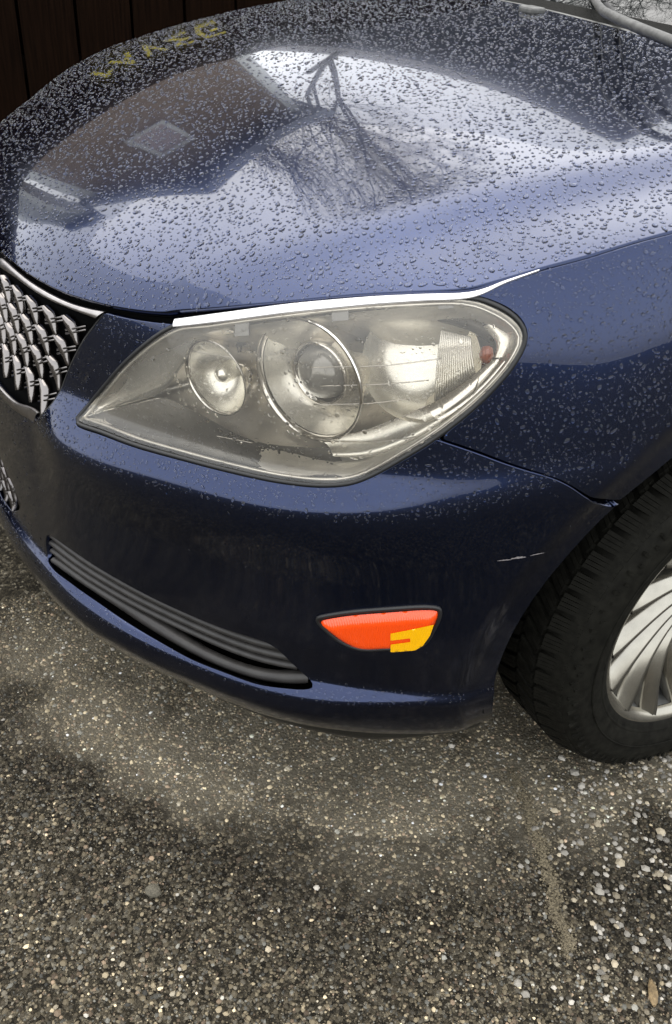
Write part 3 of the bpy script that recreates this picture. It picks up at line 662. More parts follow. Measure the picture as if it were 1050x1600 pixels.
    # pale retaining clips over the top edge
    for px, py, w, h in ((377, 513, 22, 26), (531, 489, 26, 26), (697, 472, 24, 22)):
        qd = [(px-w/2, py-h/2), (px+w/2, py-h/2-2), (px+w/2, py+h/2-2), (px-w/2, py+h/2)]; uv = B(qd); Xq = body(uv); nq = body_n(uv); Xt = Xq-nq*.001; Xq = Xq-nq*.004
        mo('clip', np.vstack([Xq, Xt]), [(0, 1, 2, 3), (4, 5, 6, 7), (0, 1, 5, 4), (1, 2, 6, 5), (2, 3, 7, 6), (3, 0, 4, 7)], M['clip'], smooth=False)
    return hl
headlight(False); headlight(True)
# lamp flange and wing edge, their sky glare put into a pale colour
surf_strip('bonnet_gap_glare', [(274, 498), (350, 488), (450, 475), (560, 465), (650, 460), (735, 456), (790, 438), (840, 422)], [(274, 511), (350, 503), (450, 490), (560, 479), (650, 472), (735, 466), (790, 443), (842, 424)], M['flange'], car, .001, .0045, depth=.008)
# ---- side marker lamp
MK = [(497, 968), (506, 962), (560, 954), (640, 948), (678, 948), (687, 953), (685, 966), (676, 985), (664, 1003), (650, 1010), (600, 1013), (562, 1013), (532, 1001), (506, 980)]
mk = bpy.data.objects.new('side_marker', None); link(mk, car)
mu = resample(crspline(B(MK), 5, True), .004, True)
def dome(name, poly, h, edge, mat, base=0., step=.006):
    P, F = tri_poly(poly, [], step); d = seg_dist(P, poly); n_ = body_n(P); X = body(P)+n_*(base+h*np.sqrt(np.clip(smoothstep(0, edge, d), 0, 1)))[:, None]; return mesh_obj(name, X, [tuple(f) for f in F], mat, mk)
q = mu; V, F2 = tube_vf(body(q)+body_n(q)*.001, .0032, 8, True); mesh_obj('gasket', V, F2, M['seal'], mk)
P, F = tri_poly(mu, [], .01); mesh_obj('base', body(P)+body_n(P)*.001, F, M['seal'], mk)
MK2 = [(502, 971), (512, 966), (562, 959), (640, 953), (676, 952), (684, 956), (682, 967), (673, 985), (662, 1001), (649, 1008), (600, 1011), (563, 1011), (535, 999), (510, 980)]
m2 = resample(crspline(B(MK2), 5, True), .004, True); dome('marker_lens', m2, .009, .010, M['amber'], .002)
def patch(name, px, h, mat):
    p = resample(B(px), .003, True); P, F = tri_poly(p, [], .005); X = body(P)+body_n(P)*h; mesh_obj(name, X, [tuple(f) for f in F], mat, mk)
patch('reflex_panel', [(611, 980), (677, 966), (671, 983), (660, 999), (648, 1006), (611, 1009), (611, 997), (641, 993), (641, 987), (611, 991)], .0118, M['reflex'])
# ---- scrape on the wheel-arch corner
for a, b, w in (((777, 876), (800, 874), 1.6), ((798, 873), (822, 870), 2.4), ((828, 868), (851, 863), 1.2)):
    t = np.linspace(0, 1, 12); up = []; dn = []
    for k in t:
        x = a[0]+(b[0]-a[0])*k; y = a[1]+(b[1]-a[1])*k; ww = w*math.sin(math.pi*min(1, max(.05, k)))**.5*(.6+.4*random.random()); up.append((x, y-ww)); dn.append((x, y+ww*.4))
    uvp = B(up+dn[::-1]); X = body(uvp)+body_n(uvp)*.0006; n = len(up); mesh_obj('scrape', X, [(i, i+1, 2*n-2-i, 2*n-1-i) for i in range(n-1)], M['scratch'], car)
print('lamps', time.time()-T0)
# ------------------------------------------------------------------ wheel
def wheel_build(side):
    w = bpy.data.objects.new('wheel', None); link(w, car); w.location = (0, .7825*side, .3265); w.rotation_euler = (0, 0, math.radians(2.8) if side > 0 else math.radians(2.8)+math.pi)
    def lat(name, prof, mat, seg=96, par=w):     # prof: (y outwards, r)
        V = [(r*math.cos(2*math.pi*k/seg), y, r*math.sin(2*math.pi*k/seg)) for y, r in prof for k in range(seg)]
        return mesh_obj(name, V, [(j*seg+k, j*seg+(k+1) % seg, (j+1)*seg+(k+1) % seg, (j+1)*seg+k) for j in range(len(prof)-1) for k in range(seg)], mat, par)
    tyre = lat('tyre', [(.088, .219), (.097, .222), (.101, .230), (.1075, .245), (.112, .265), (.1120, .283), (.1080, .297), (.1030, .304), (.096, .3105), (.085, .3150), (.06, .3170), (0, .318), (-.06, .3170), (-.096, .310), (-.108, .300), (-.112, .27), (-.10, .225)], M['rubber'])
    lat('sidewall_rib', [(.1118, .2585), (.1136, .260), (.1118, .2615)], M['rubber'], 96, tyre); lat('sidewall_rib', [(.1020, .2325), (.1045, .235), (.1040, .238)], M['rubber'], 96, tyre)
    mk_ = MB()
    for k in range(116):      # short moulded lugs below the shoulder
        a = k*2*math.pi/116; ca, sa = math.cos(a), math.sin(a); Rm = ((ca, 0, -sa), (0, 1, 0), (sa, 0, ca)); rr_ = .294 if k % 2 else .290; mk_.box((rr_*ca, .1085 if k % 2 else .1098, rr_*sa), (.016 if k % 2 else .009, .004, .0045), Rm)
    mk_.build('sidewall_lugs', M['rubber'], tyre)
    # siped tread blocks: one shoulder and one centre pattern, shared
    def block(y0, y1, r0, r1, da, n=4, skew=0.):
        mb = MB(); per = da/n
        for i in range(n):
            a0 = -da/2+i*per+per*.06; a1 = a0+per*.88; V = []
            for y in (y0, (y0+y1)/2, y1):
                rt = np.interp(y, [min(y0, y1), max(y0, y1)], [r0, r1]) if y0 < y1 else r0
                for a in (a0, a1):
                    for r in (.307, rt): aa = a+skew*(y-y0); V.append((r*math.cos(aa), y, r*math.sin(aa)))
            F = [(0, 1, 3, 2), (8, 10, 11, 9)]
            for j in (0, 4): F += [(j+1, j+5, j+7, j+3), (j, j+4, j+5, j+1), (j+2, j+3, j+7, j+6)]
            mb.add(V, F)
        return mb
    NB = 58; pitch = 2*math.pi/NB
    kinds = [('shoulder_block', block(.060, .1005, .3260, .3085, pitch*.78, 4, .5)), ('tread_block', block(.018, .054, .3265, .3261, pitch*.76, 3, -1.5)), ('tread_block', block(-.030, .012, .3265, .3265, pitch*.76, 3, 1.5)), ('tread_block', block(-.1, -.036, .310, .3265, pitch*.78, 3, -.5))]
    for nm, mb in kinds:
        me = None
        for k in range(NB):
            o = mb.build(nm, M['rubber'], tyre) if me is None else link(bpy.data.objects.new(nm, me), tyre)
            me = o.data; o.rotation_euler = (0, -(k+.3*random.random()*0)*pitch, 0)
    rim = lat('rim', [(.080, .205), (.088, .2075), (.0945, .2155), (.0965, .2225), (.0945, .2285), (.088, .2290), (.080, .224)], M['silver'])
    lat('barrel', [(.078, .2065), (.03, .196), (-.08, .20), (-.10, .22)], M['grey_metal'])
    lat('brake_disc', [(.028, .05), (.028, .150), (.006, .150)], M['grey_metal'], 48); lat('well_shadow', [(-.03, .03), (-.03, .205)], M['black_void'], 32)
    # turbine spokes: curved blades with a raised bright leading edge
    def blade(w0, w1, y_off, edge):
        n = 14; V = []
        for i in range(n):
            t = i/(n-1); r = .050+.160*t; sw = .80*(1-t)**1.35; half = (w0+(w1-w0)*t)/2/r; yb = .062+.026*t**1.6+y_off*math.sin(t*math.pi)
            for da, dy in ((-half, -.020), (-half, -.002), (-half*.82, .0065), (-half*.55, .0035), (half*.6, -.004), (half, -.012), (half, -.026)):
                a = sw+da; V.append((r*math.cos(a), yb+dy, r*math.sin(a)))
        m_ = 7; return V, [(i*m_+k, i*m_+k+1, (i+1)*m_+k+1, (i+1)*m_+k) for i in range(n-1) for k in range(m_-1)]
    NS = 16; me = None
    for k in range(NS):
        if me is None:
            V, F = blade(.014, .036, .008, 1); o = mesh_obj('spoke', V, F, M['silver'], w); me = o.data
        else: o = link(bpy.data.objects.new('spoke', me), w)
        o.rotation_euler = (0, -k*2*math.pi/NS, 0)
    lat('hub_cap', [(.060, .062), (.072, .060), (.078, .045), (.080, .0005)], M['silver'], 48)
    return w
wheel_build(1); wheel_build(-1)
# wheel-arch liners (dark) and floor pan
for sg in (1, -1):
    V = []; n = 40
    for y in (.862, .80, .55):
        for k in range(n): a = math.radians(-12+204*k/(n-1)); V.append((.412*math.cos(a), sg*y, max(.24, ARCH_C[1]+.412*math.sin(a))))
    F = [(r*n+i, r*n+i+1, (r+1)*n+i+1, (r+1)*n+i) for r in range(2) for i in range(n-1)]; F.append(tuple(range(2*n, 3*n))); mesh_obj('arch_liner', V, F, M['black_void'], car)
fl = MB(); fl.box((.55, 0, .23), (.42, .9, .03)); fl.box((-.9, 0, .21), (1.0, 1.66, .04)); fl.box((.1, 0, .22), (.9, 1.0, .04)); fl.build('floor_pan', M['black_void'], car)
# ------------------------------------------------------------------ scuttle, wipers, windscreen, roof
M['scuttle'] = simple('scuttle_black', (.008, .008, .007), .75, spec=.08, bump=.5, bscale=300)
def loft(name, rows, mat, parent=car, thick=0): 
    n = len(rows[0]); return mesh_obj(name, np.vstack(rows), [(r*n+i, r*n+i+1, (r+1)*n+i+1, (r+1)*n+i) for r in range(len(rows)-1) for i in range(n-1)], mat, parent)
def arc(xc, xe, zc, ze, hw, n=41):
    y = np.linspace(-hw, hw, n); t = np.abs(y/hw)**2.2; return np.stack([xc+(xe-xc)*t, y, zc+(ze-zc)*t], -1)
zr = bonnet([(-.092, 0)])[0][2]; zs = bonnet([(-.2, .62)])[0][2]
loft('scuttle_panel', [arc(-.085, -.26, zr-.030, zs-.035, .72), arc(-.13, -.30, zr-.032, zs-.035, .72), arc(-.20, -.37, zr-.028, zs-.03, .72), arc(-.26, -.43, zr-.008, zs-.01, .72)], M['scuttle'])
rl = np.array([p for p in rear_l]); rr = np.vstack([rl, (rl*[1, -1])[::-1][1:]]); rr = rr[(np.abs(rr[:, 1]) < .62)]
def rear_off(dx, dz): q = rr.copy(); X = bonnet(q); X[:, 0] += dx; X[:, 2] += dz; return X
loft('scuttle_seal', [rear_off(-.006, -.012), rear_off(-.006, -.004), rear_off(-.014, -.001), rear_off(-.024, -.004), rear_off(-.026, -.014)], M['grey_metal'])
gl = loft('windscreen', [arc(-.255, -.44, zr-.012, zs-.012, .72), arc(-.40, -.58, zr+.085, zs+.075, .70), arc(-.65, -.80, zr+.22, zs+.20, .65), arc(-.95, -1.05, 1.42, 1.385, .58)], M['glass_dark'])
loft('roof', [arc(-.945, -1.045, 1.425, 1.39, .585), arc(-1.3, -1.35, 1.47, 1.42, .58), arc(-1.9, -1.9, 1.47, 1.42, .57)], M['paint'])
for sg in (1, -1):
    b_ = body([[plan_s(-.32, .917), .03]])[0]; V, F = tube_vf(crspline(np.array([(-.36, sg*.80, zs-.03), (-.58, sg*.735, 1.12), (-.82, sg*.665, 1.27), (-1.06, sg*.59, 1.39), (-1.4, sg*.585, 1.42), (-1.9, sg*.575, 1.42)]), 5), .032, 8); mesh_obj('pillar', V, F, M['paint'], car)
    loft('side_window', [np.array([(-.42, sg*.80, 1.0), (-1.0, sg*.82, 1.0), (-1.9, sg*.82, 1.0)]), np.array([(-.95, sg*.64, 1.33), (-1.2, sg*.61, 1.40), (-1.9, sg*.60, 1.41)])], M['glass_dark'])
    MBx = MB(); MBx.box((-.62, sg*.93, 1.02), (.10, .18, .13)); mm = MBx.build('door_mirror', M['paint'], car, True); bv = mm.modifiers.new('b', 'BEVEL'); bv.width = .04; bv.segments = 4
def pix_at_z(px, py, z):
    v = px_ray(px, py); t = (z-CAM_POS[2])/v[2]; return CAM_POS+v*t
def pix_at_x(px, py, x):
    v = px_ray(px, py); t = (x-CAM_POS[0])/v[0]; return CAM_POS+v*t
wp = bpy.data.objects.new('wiper', None); link(wp, car)
pts = [pix_at_z(915, -22, zr+.004), pix_at_z(936, 10, zr+.016), pix_at_z(955, 24, zr+.024), pix_at_z(1000, 44, zr+.022), pix_at_z(1060, 68, zr+.016), pix_at_z(1150, 105, zr+.004)]
V, F = tube_vf(crspline(np.array(pts), 6), [.007]*31, 6); mesh_obj('wiper_arm', V, F, M['grey_metal'], wp)
pts2 = [np.array(p)+np.array([-.035, 0, -.012]) for p in pts]; V, F = tube_vf(crspline(np.array(pts2), 4), .006, 6); mesh_obj('wiper_blade', V, F, M['seal'], wp)
# washer nozzle at the back edge of the bonnet
nz = bonnet(hhit([(832, 22)]))[0]; nb = MB(); nb.box((0, 0, 0), (.030, .045, .012)); no = nb.build('washer_nozzle', M['grey_metal'], car, False); no.location = nz+np.array([-.012, -.02, .004]); bv = no.modifiers.new('b', 'BEVEL'); bv.width = .004; bv.segments = 2
print('car', time.time()-T0)
# ------------------------------------------------------------------ ground: asphalt sheet, near patch with its aggregate
def asphalt_mat(near):
    mt, nt, b = new_mat('asphalt_near' if near else 'asphalt'); tc = N_(nt, 'ShaderNodeTexCoord'); L = nt.links.new
    v1 = N_(nt, 'ShaderNodeTexVoronoi', i_Scale=170., i_Randomness=1.); L(tc.outputs['Object'], v1.inputs['Vector'])
    v2 = N_(nt, 'ShaderNodeTexVoronoi', i_Scale=420.); L(tc.outputs['Object'], v2.inputs['Vector'])
    n1 = N_(nt, 'ShaderNodeTexNoise', i_Scale=3., i_Detail=8.); L(tc.outputs['Object'], n1.inputs['Vector'])
    n2 = N_(nt, 'ShaderNodeTexNoise', i_Scale=900., i_Detail=3.); L(tc.outputs['Object'], n2.inputs['Vector'])
    sep = N_(nt, 'ShaderNodeSeparateColor'); L(v1.outputs['Color'], sep.inputs[0])
    r1 = ramp(nt, [(0, (.014, .0118, .008)), (.45, (.033, .028, .019)), (.75, (.062, .053, .037)), (.9, (.10, .086, .06)), (.97, (.17, .152, .115))]); L(sep.outputs[0], r1.inputs[0])
    s2 = N_(nt, 'ShaderNodeSeparateColor'); L(v2.outputs['Color'], s2.inputs[0])
    r2 = ramp(nt, [(0, (.45, .45, .45)), (.8, (1, 1, 1)), (1, (1.9, 1.9, 1.8))]); L(s2.outputs[1], r2.inputs[0])
    mx = N_(nt, 'ShaderNodeMix', data_type='RGBA', blend_type='MULTIPLY'); mx.inputs[0].default_value = 1; L(r1.outputs[0], mx.inputs[6]); L(r2.outputs[0], mx.inputs[7])
    colr = mx.outputs[2]
    if near:
        at = N_(nt, 'ShaderNodeAttribute', attribute_name='col'); sp = N_(nt, 'ShaderNodeSeparateColor'); L(at.outputs['Color'], sp.inputs[0])   # R dry, G sandy
        dr = ramp(nt, [(0, (.125, .109, .078)), (.5, (.205, .18, .133)), (1, (.31, .275, .21))]); L(n2.outputs[0], dr.inputs[0])
        m2 = N_(nt, 'ShaderNodeMix', data_type='RGBA'); L(sp.outputs[0], m2.inputs[0]); L(colr, m2.inputs[6]); L(dr.outputs[0], m2.inputs[7])
        sd = ramp(nt, [(.35, (.055, .043, .024)), (.65, (.14, .11, .062))]); L(n2.outputs[0], sd.inputs[0])
        m3 = N_(nt, 'ShaderNodeMix', data_type='RGBA'); L(sp.outputs[1], m3.inputs[0]); L(m2.outputs[2], m3.inputs[6]); L(sd.outputs[0], m3.inputs[7]); colr = m3.outputs[2]
        wr = N_(nt, 'ShaderNodeMapRange', i_1=0., i_2=1., i_3=1., i_4=.55); L(sp.outputs[2], wr.inputs[0]); m4 = N_(nt, 'ShaderNodeMix', data_type='RGBA', blend_type='MULTIPLY'); m4.inputs[0].default_value = 1; L(colr, m4.inputs[6]); L(wr.outputs[0], m4.inputs[7]); colr = m4.outputs[2]
        rr = N_(nt, 'ShaderNodeMapRange', i_1=0., i_2=1., i_3=.38, i_4=.85); L(sp.outputs[0], rr.inputs[0]); L(rr.outputs[0], b.inputs['Roughness'])
    else: b.inputs['Roughness'].default_value = .45
    b.inputs['Specular IOR Level'].default_value = .12
    L(colr, b.inputs['Base Color'])
    ad = N_(nt, 'ShaderNodeMath', operation='ADD'); L(v1.outputs['Distance'], ad.inputs[0]); L(n2.outputs[0], ad.inputs[1])
    bp = N_(nt, 'ShaderNodeBump', i_Strength=.9, i_Distance=.003, invert=True); L(ad.outputs[0], bp.inputs['Height']); L(bp.outputs[0], b.inputs['Normal'])
    return mt
def value_noise(P, scale, seed, octv=4):
    r = np.random.default_rng(seed); out = np.zeros(len(P)); amp = 1; tot = 0
    for o in range(octv):
        tb = r.random((64, 64)); q = P*scale*2**o+17.3*o; i = np.floor(q).astype(int); f = q-i; f = f*f*(3-2*f)
        g = lambda a, b_: tb[(i[:, 0]+a) % 64, (i[:, 1]+b_) % 64]
        out += amp*((g(0, 0)*(1-f[:, 0])+g(1, 0)*f[:, 0])*(1-f[:, 1])+(g(0, 1)*(1-f[:, 0])+g(1, 1)*f[:, 0])*f[:, 1]); tot += amp; amp *= .5
    return out/tot
def gpix(px, py): v = px_ray(px, py); return (CAM_POS-v*CAM_POS[2]/v[2])[:2]
CRACK = crspline(np.array([gpix(*p) for p in [(800, 1210), (812, 1240), (828, 1268), (832, 1300), (848, 1330), (852, 1362), (866, 1392), (866, 1425), (884, 1460), (888, 1490)]]), 6)
STAIN = crspline(np.array([gpix(*p) for p in [(95, 1000), (130, 1080), (200, 1150), (300, 1200), (430, 1225), (560, 1222), (700, 1195), (800, 1205), (900, 1215), (1050, 1235)]]), 6)
PLAN_FULL = np.vstack([PLc[::6], (PLc*[1, -1])[::-6]])
def masks(P):
    """dry ground in the car's rain shadow; sandy filling of the crack"""
    foot = inside(P, PLAN_FULL); d = seg_dist(P, PLAN_FULL); sdf = np.where(foot, -d, d)
    ds = seg_dist(P, STAIN, False); nz = value_noise(P, 9, 3); n2 = value_noise(P, 42, 4)
    i0 = np.argmin(np.hypot(*(PLc-STAIN[0]).T)); i1 = np.argmin(np.hypot(*(PLc-STAIN[-1]).T)); reg = inside(P, np.vstack([STAIN, PLc[min(i0, i1):max(i0, i1):10][::-1] if i1 > i0 else PLc[i1:i0:10]])) | foot
    band = np.where(reg, 0., np.minimum(ds, np.maximum(0., sdf-.015))); fade = smoothstep(0, .3, np.minimum.reduce([P[:, 0]+.5, 2.0-P[:, 0], P[:, 1], 2.3-P[:, 1]]))
    dry = smoothstep(.115, -.045, band+(nz-.5)*.24+(n2-.5)*.10)*(.35+.9*n2)
    dry = np.clip(dry, 0, 1)*np.clip(.35+1.3*nz, 0, 1)
    dc = seg_dist(P, CRACK, False); sand = smoothstep(.010, .0, dc+(n2-.5)*.022)*.6
    out = ~reg*fade; dry = dry*fade; wet = smoothstep(-.02, .14, ds+(nz-.5)*.2)*smoothstep(.42, .12, ds+(nz-.5)*.2)*out
    return dry, sand, wet
xs = np.arange(-.5, 2.0, .009); ys = np.arange(.0, 2.3, .009); nx_, ny_ = len(xs), len(ys)
G = np.stack(np.meshgrid(xs, ys, indexing='ij'), -1).reshape(-1, 2); dry, sand, wet = masks(G)
zz = .003+.0035*(value_noise(G, 7, 11)-.5)+.0018*(value_noise(G, 60, 12, 2)-.5); edge = np.minimum.reduce([G[:, 0]-xs[0], xs[-1]-G[:, 0], G[:, 1]-ys[0], ys[-1]-G[:, 1]])
zz = np.where(edge < .02, -.006, zz)
I = np.arange(nx_*ny_).reshape(nx_, ny_); a, b, c, d = I[:-1, :-1].ravel(), I[1:, :-1].ravel(), I[1:, 1:].ravel(), I[:-1, 1:].ravel()
tris = np.vstack([np.c_[a, b, c], np.c_[a, c, d]])
gr_near = fast_mesh('asphalt', np.c_[G, zz], tris, asphalt_mat(True), None, True, np.c_[dry, sand, wet, 1+0*dry]); tag(gr_near, kind='structure')
g = MB(); g.box((0, 0, -.054), (80, 80, .1)); o = g.build('ground', asphalt_mat(False)); tag(o, kind='structure')
def stone_mat():
    mt, nt, b = new_mat('asphalt_stone'); at = N_(nt, 'ShaderNodeAttribute', attribute_name='col'); nt.links.new(at.outputs['Color'], b.inputs['Base Color']); b.inputs['Roughness'].default_value = .5; b.inputs['Specular IOR Level'].default_value = .18
    tc = N_(nt, 'ShaderNodeTexCoord'); n2 = N_(nt, 'ShaderNodeTexNoise', i_Scale=1400., i_Detail=3.); nt.links.new(tc.outputs['Object'], n2.inputs['Vector'])
    bp = N_(nt, 'ShaderNodeBump', i_Strength=.4, i_Distance=.0008); nt.links.new(n2.outputs[0], bp.inputs['Height']); nt.links.new(bp.outputs[0], b.inputs['Normal'])
    return mt
M['stone'] = stone_mat()
_OV = np.array([(1, 0, 0), (.5, .87, .1), (-.5, .87, -.1), (-1, 0, .1), (-.5, -.87, 0), (.5, -.87, .05), (.45, .1, .75), (-.3, .4, .8), (-.25, -.45, .7)])
_OF = np.array([(0, 1, 6), (1, 7, 6), (1, 2, 7), (2, 3, 7), (3, 8, 7), (3, 4, 8), (4, 5, 8), (5, 6, 8), (5, 0, 6), (6, 7, 8)])
def stones(name, C, r, colr, rng_, flat=.55, lift=.1):
    n = len(C); k = len(_OV); V = np.repeat(_OV[None], n, 0)*(1+.45*(rng_.random((n, k, 3))-.5)); V[..., :2] *= (.75+.5*rng_.random((n, 1, 2))); an = rng_.random(n)*6.28; ca, sa = np.cos(an)[:, None], np.sin(an)[:, None]
    x = V[..., 0]*ca-V[..., 1]*sa; y = V[..., 0]*sa+V[..., 1]*ca; V = np.stack([x, y, V[..., 2]*flat+lift], -1)*r[:, None, None]+C[:, None]
    F = (_OF[None]+(np.arange(n)*k)[:, None, None]).reshape(-1, 3); col_ = np.repeat(np.c_[colr, np.ones(n)][:, None], k, 1).reshape(-1, 4)
    return fast_mesh(name, V.reshape(-1, 3), F, M['stone'], None, False, col_)
rs = np.random.default_rng(5)
def ground_z(P): 
    return .003+.0035*(value_noise(P, 7, 11)-.5)+.0018*(value_noise(P, 60, 12, 2)-.5)
def scatter(n, keep=None):
    P = np.c_[rs.uniform(-.45, 1.95, n), rs.uniform(.05, 2.0, n)]; q = project(np.c_[P, 0*P[:, 0]]); dz = (np.c_[P, 0*P[:, 0]]-CAM_POS)@CD
    k = (dz > .1) & (q[:, 0] > -60) & (q[:, 0] < 1110) & (q[:, 1] > 740) & (q[:, 1] < 1680); return P[k]
def palette(n, P):
    t = rs.random(n); base = np.where(t < .55, rs.uniform(.016, .042, n), np.where(t < .90, rs.uniform(.042, .085, n), np.where(t < .988, rs.uniform(.085, .15, n), rs.uniform(.2, .38, n))))
    h = rs.random(n)[:, None]; tint = np.where(h < .6, [[1.0, .89, .70]], np.where(h < .75, [[1.0, .95, .86]], np.where(h < .9, [[.93, .97, 1.0]], [[1.08, .86, .70]]))); return np.clip(base[:, None]*tint, 0, .8)
P = scatter(320000); n = len(P); r = np.clip(rs.lognormal(np.log(.00165), .40, n), .0007, .0046); cl = palette(n, P)*2.2*np.array([1, .93, .77]); dry, sand, wet = masks(P); cl *= ((.70+.6*value_noise(P, 4.5, 31))*(1-.45*wet))[:, None]
cl = cl*(1+1.3*dry[:, None]); cl = np.where((dry > .25)[:, None], np.clip(cl+.05*dry[:, None]*np.array([1, .9, .7]), 0, .7), cl)
# fewer stones stand proud where fines fill the surface
k = rs.random(n) > .35*dry; P, r, cl = P[k], r[k], cl[k]
ag = stones('asphalt_aggregate', np.c_[P, ground_z(P)-.0003], r, cl, rs, .6, .05); tag(ag, 'rough worn aggregate of the wet asphalt', 'aggregate', kind='stuff')
print('aggregate', len(P), time.time()-T0)
# pale loose gravel beside the wheel
P = scatter(30000); q = project(np.c_[P, 0*P[:, 0]]); w = smoothstep(780, 960, q[:, 0])*smoothstep(1150, 1230, q[:, 1])*smoothstep(1640, 1450, q[:, 1])+.025
k = rs.random(len(P)) < w*(.3+1.2*value_noise(P, 14, 21)**1.5); P = P[k]; n = len(P); r = np.clip(rs.lognormal(np.log(.0036), .32, n), .002, .0075)
b_ = rs.uniform(.12, .46, n)[:, None]; cl = b_*np.where(rs.random(n)[:, None] < .7, [[1, .93, .80]], [[1, .86, .62]])
gvl = stones('loose_gravel', np.c_[P, ground_z(P)+.0006], r, np.clip(cl, 0, .75), rs, .7, .2); tag(gvl, 'pale loose gravel scattered beside the wheel', 'gravel', kind='stuff')
# sand grains in the crack
tq = rs.random(2600); ci = tq*(len(CRACK)-1); P = np.stack([np.interp(ci, np.arange(len(CRACK)), CRACK[:, k]) for k in (0, 1)], -1)+rs.normal(0, .006, (2600, 2)); b_ = rs.uniform(.18, .6, 2600)[:, None]
sg_ = stones('sand_grains', np.c_[P, ground_z(P)+.0012], rs.uniform(.0007, .0020, 2600), b_*.32*np.array([[1, .84, .55]]), rs, .7, .2); tag(sg_, 'sandy grains filling the crack in the asphalt', 'sand', kind='stuff')
# single pebble and leaf scrap
def rock(name, c, r, mat, sq=(1, .9, .7), seed=1):
    bm = bmesh.new(); bmesh.ops.create_icosphere(bm, subdivisions=3, radius=1); rr = np.random.default_rng(seed); ph = rr.random((5, 3))*6
    for v in bm.verts:
        p = np.array(v.co); f = 1+.09*sum(math.sin((k+1)*1.3*p[k % 3]*2+ph[k, 0])*math.cos(p[(k+1) % 3]*2+ph[k, 1]) for k in range(5)); v.co = Vector(p*f*np.array(sq)*r)
    me = bpy.data.meshes.new(name); bm.to_mesh(me); bm.free(); me.materials.append(mat); me.polygons.foreach_set('use_smooth', np.ones(len(me.polygons), bool)); o = bpy.data.objects.new(name, me); o.location = c; return link(o)
gp = gpix(240, 1397); tag(rock('pebble', (gp[0], gp[1], .008), .0105, simple('pebble_stone', (.10, .09, .065), .8, noise=.4, nscale=300, bump=.8, bscale=500), (1, 1, .8), 3), 'round olive grey pebble lying on the asphalt', 'pebble')
gp = gpix(1018, 1556); lf = rock('wood_chip', (gp[0], gp[1], .007), .012, simple('wood_chip', (.17, .12, .06), .8, noise=.5, nscale=200, bump=.8, bscale=400), (1.5, .55, .3), 9); lf.rotation_euler = (0, 0, 1.0); tag(lf, 'tan wood chip among the pale gravel', 'wood chip')
print('ground', time.time()-T0)
# ------------------------------------------------------------------ surroundings on the far side: fence, two houses, bare trees
def plank_mat(name, base, nz=.5, sc=3., rough=.8):
    mt, nt, b = new_mat(name); tc = N_(nt, 'ShaderNodeTexCoord'); mp = N_(nt, 'ShaderNodeMapping'); mp.inputs['Scale'].default_value = (30, 30, 1.2); nt.links.new(tc.outputs['Object'], mp.inputs[0])
    n = N_(nt, 'ShaderNodeTexNoise', i_Scale=sc, i_Detail=6.); nt.links.new(mp.outputs[0], n.inputs['Vector']); r = ramp(nt, [(.3, tuple(c*(1-nz) for c in base)), (.7, tuple(c*(1+nz) for c in base))]); nt.links.new(n.outputs[0], r.inputs[0]); nt.links.new(r.outputs[0], b.inputs['Base Color']); b.inputs['Roughness'].default_value = rough; b.inputs['Specular IOR Level'].default_value = .03
    return mt
M['fence'] = plank_mat('fence_stain', (.0060, .0028, .0014)); M['fence_dark'] = plank_mat('fence_rail', (.004, .0025, .002))
fence = empty('board_fence', (0, -4, 0)); tag(fence, 'tall dark brown board fence standing behind the car', 'fence')
k = 0; x = -9.
rf = random.Random(3)
while x < 6:
    w = .30
    mb = MB(); mb.box((x+w/2-.0, 0, 1.0), (w-.018, .022, 2.0)); bd = mb.build('board', M['fence'], fence); bd.location.y = .006*(k % 2)+rf.uniform(-.002, .002)
    x += w; k += 1
for z in (.35, 1.0, 1.7):
    mb = MB(); mb.box((-1.5, -.045, z), (15, .05, .09)); mb.build('rail', M['fence_dark'], fence)
bk = MB(); bk.box((-1.5, -.10, 1.0), (15, .02, 2.0)); bk.build('backing_board', M['fence_dark'], fence)
# worn yellow marks on the fence (only their reflection in the bonnet shows)
M['yellow'] = simple('worn_yellow_paint', (.40, .33, .03), .7, noise=.45, nscale=30)
GL = [[[(0, 0), (.1, 0), (.12, .08), (.1, .2), (0, .2)], [(.02, .1), (.06, .1)]], [[(0, .2), (.1, .18), (.03, .1), (.11, .02), (0, 0)], [(0, .1), (.05, .1)]], [[(0, .2), (.06, 0), (.12, .2)]], [[(0, 0), (.06, .2), (.12, 0)], [(.02, .07), (.09, .07)]], [[(.0, .13), (.06, .2), (.06, 0)]]]
ym = empty('yellow_lettering', (0, -3.985, 0)); tag(ym, 'worn yellow painted characters on the dark board fence', 'lettering')
X0 = -.62
for gi_, gl_ in enumerate(GL):
    mb = MB()
    for st in gl_:
        for a, b in zip(st[:-1], st[1:]):
            a = np.array(a)*1.1; b = np.array(b)*1.1; c = (a+b)/2; L = np.linalg.norm(b-a)+.028; an = math.atan2(b[1]-a[1], b[0]-a[0]); R = ((math.cos(an), 0, -math.sin(an)), (0, 1, 0), (math.sin(an), 0, math.cos(an)))
            mb.box((X0+gi_*.21+c[0], .024+.0007*len(mb.V), 1.16+c[1]), (L, .004, .036), R)
    mb.build('character', M['yellow'], ym)
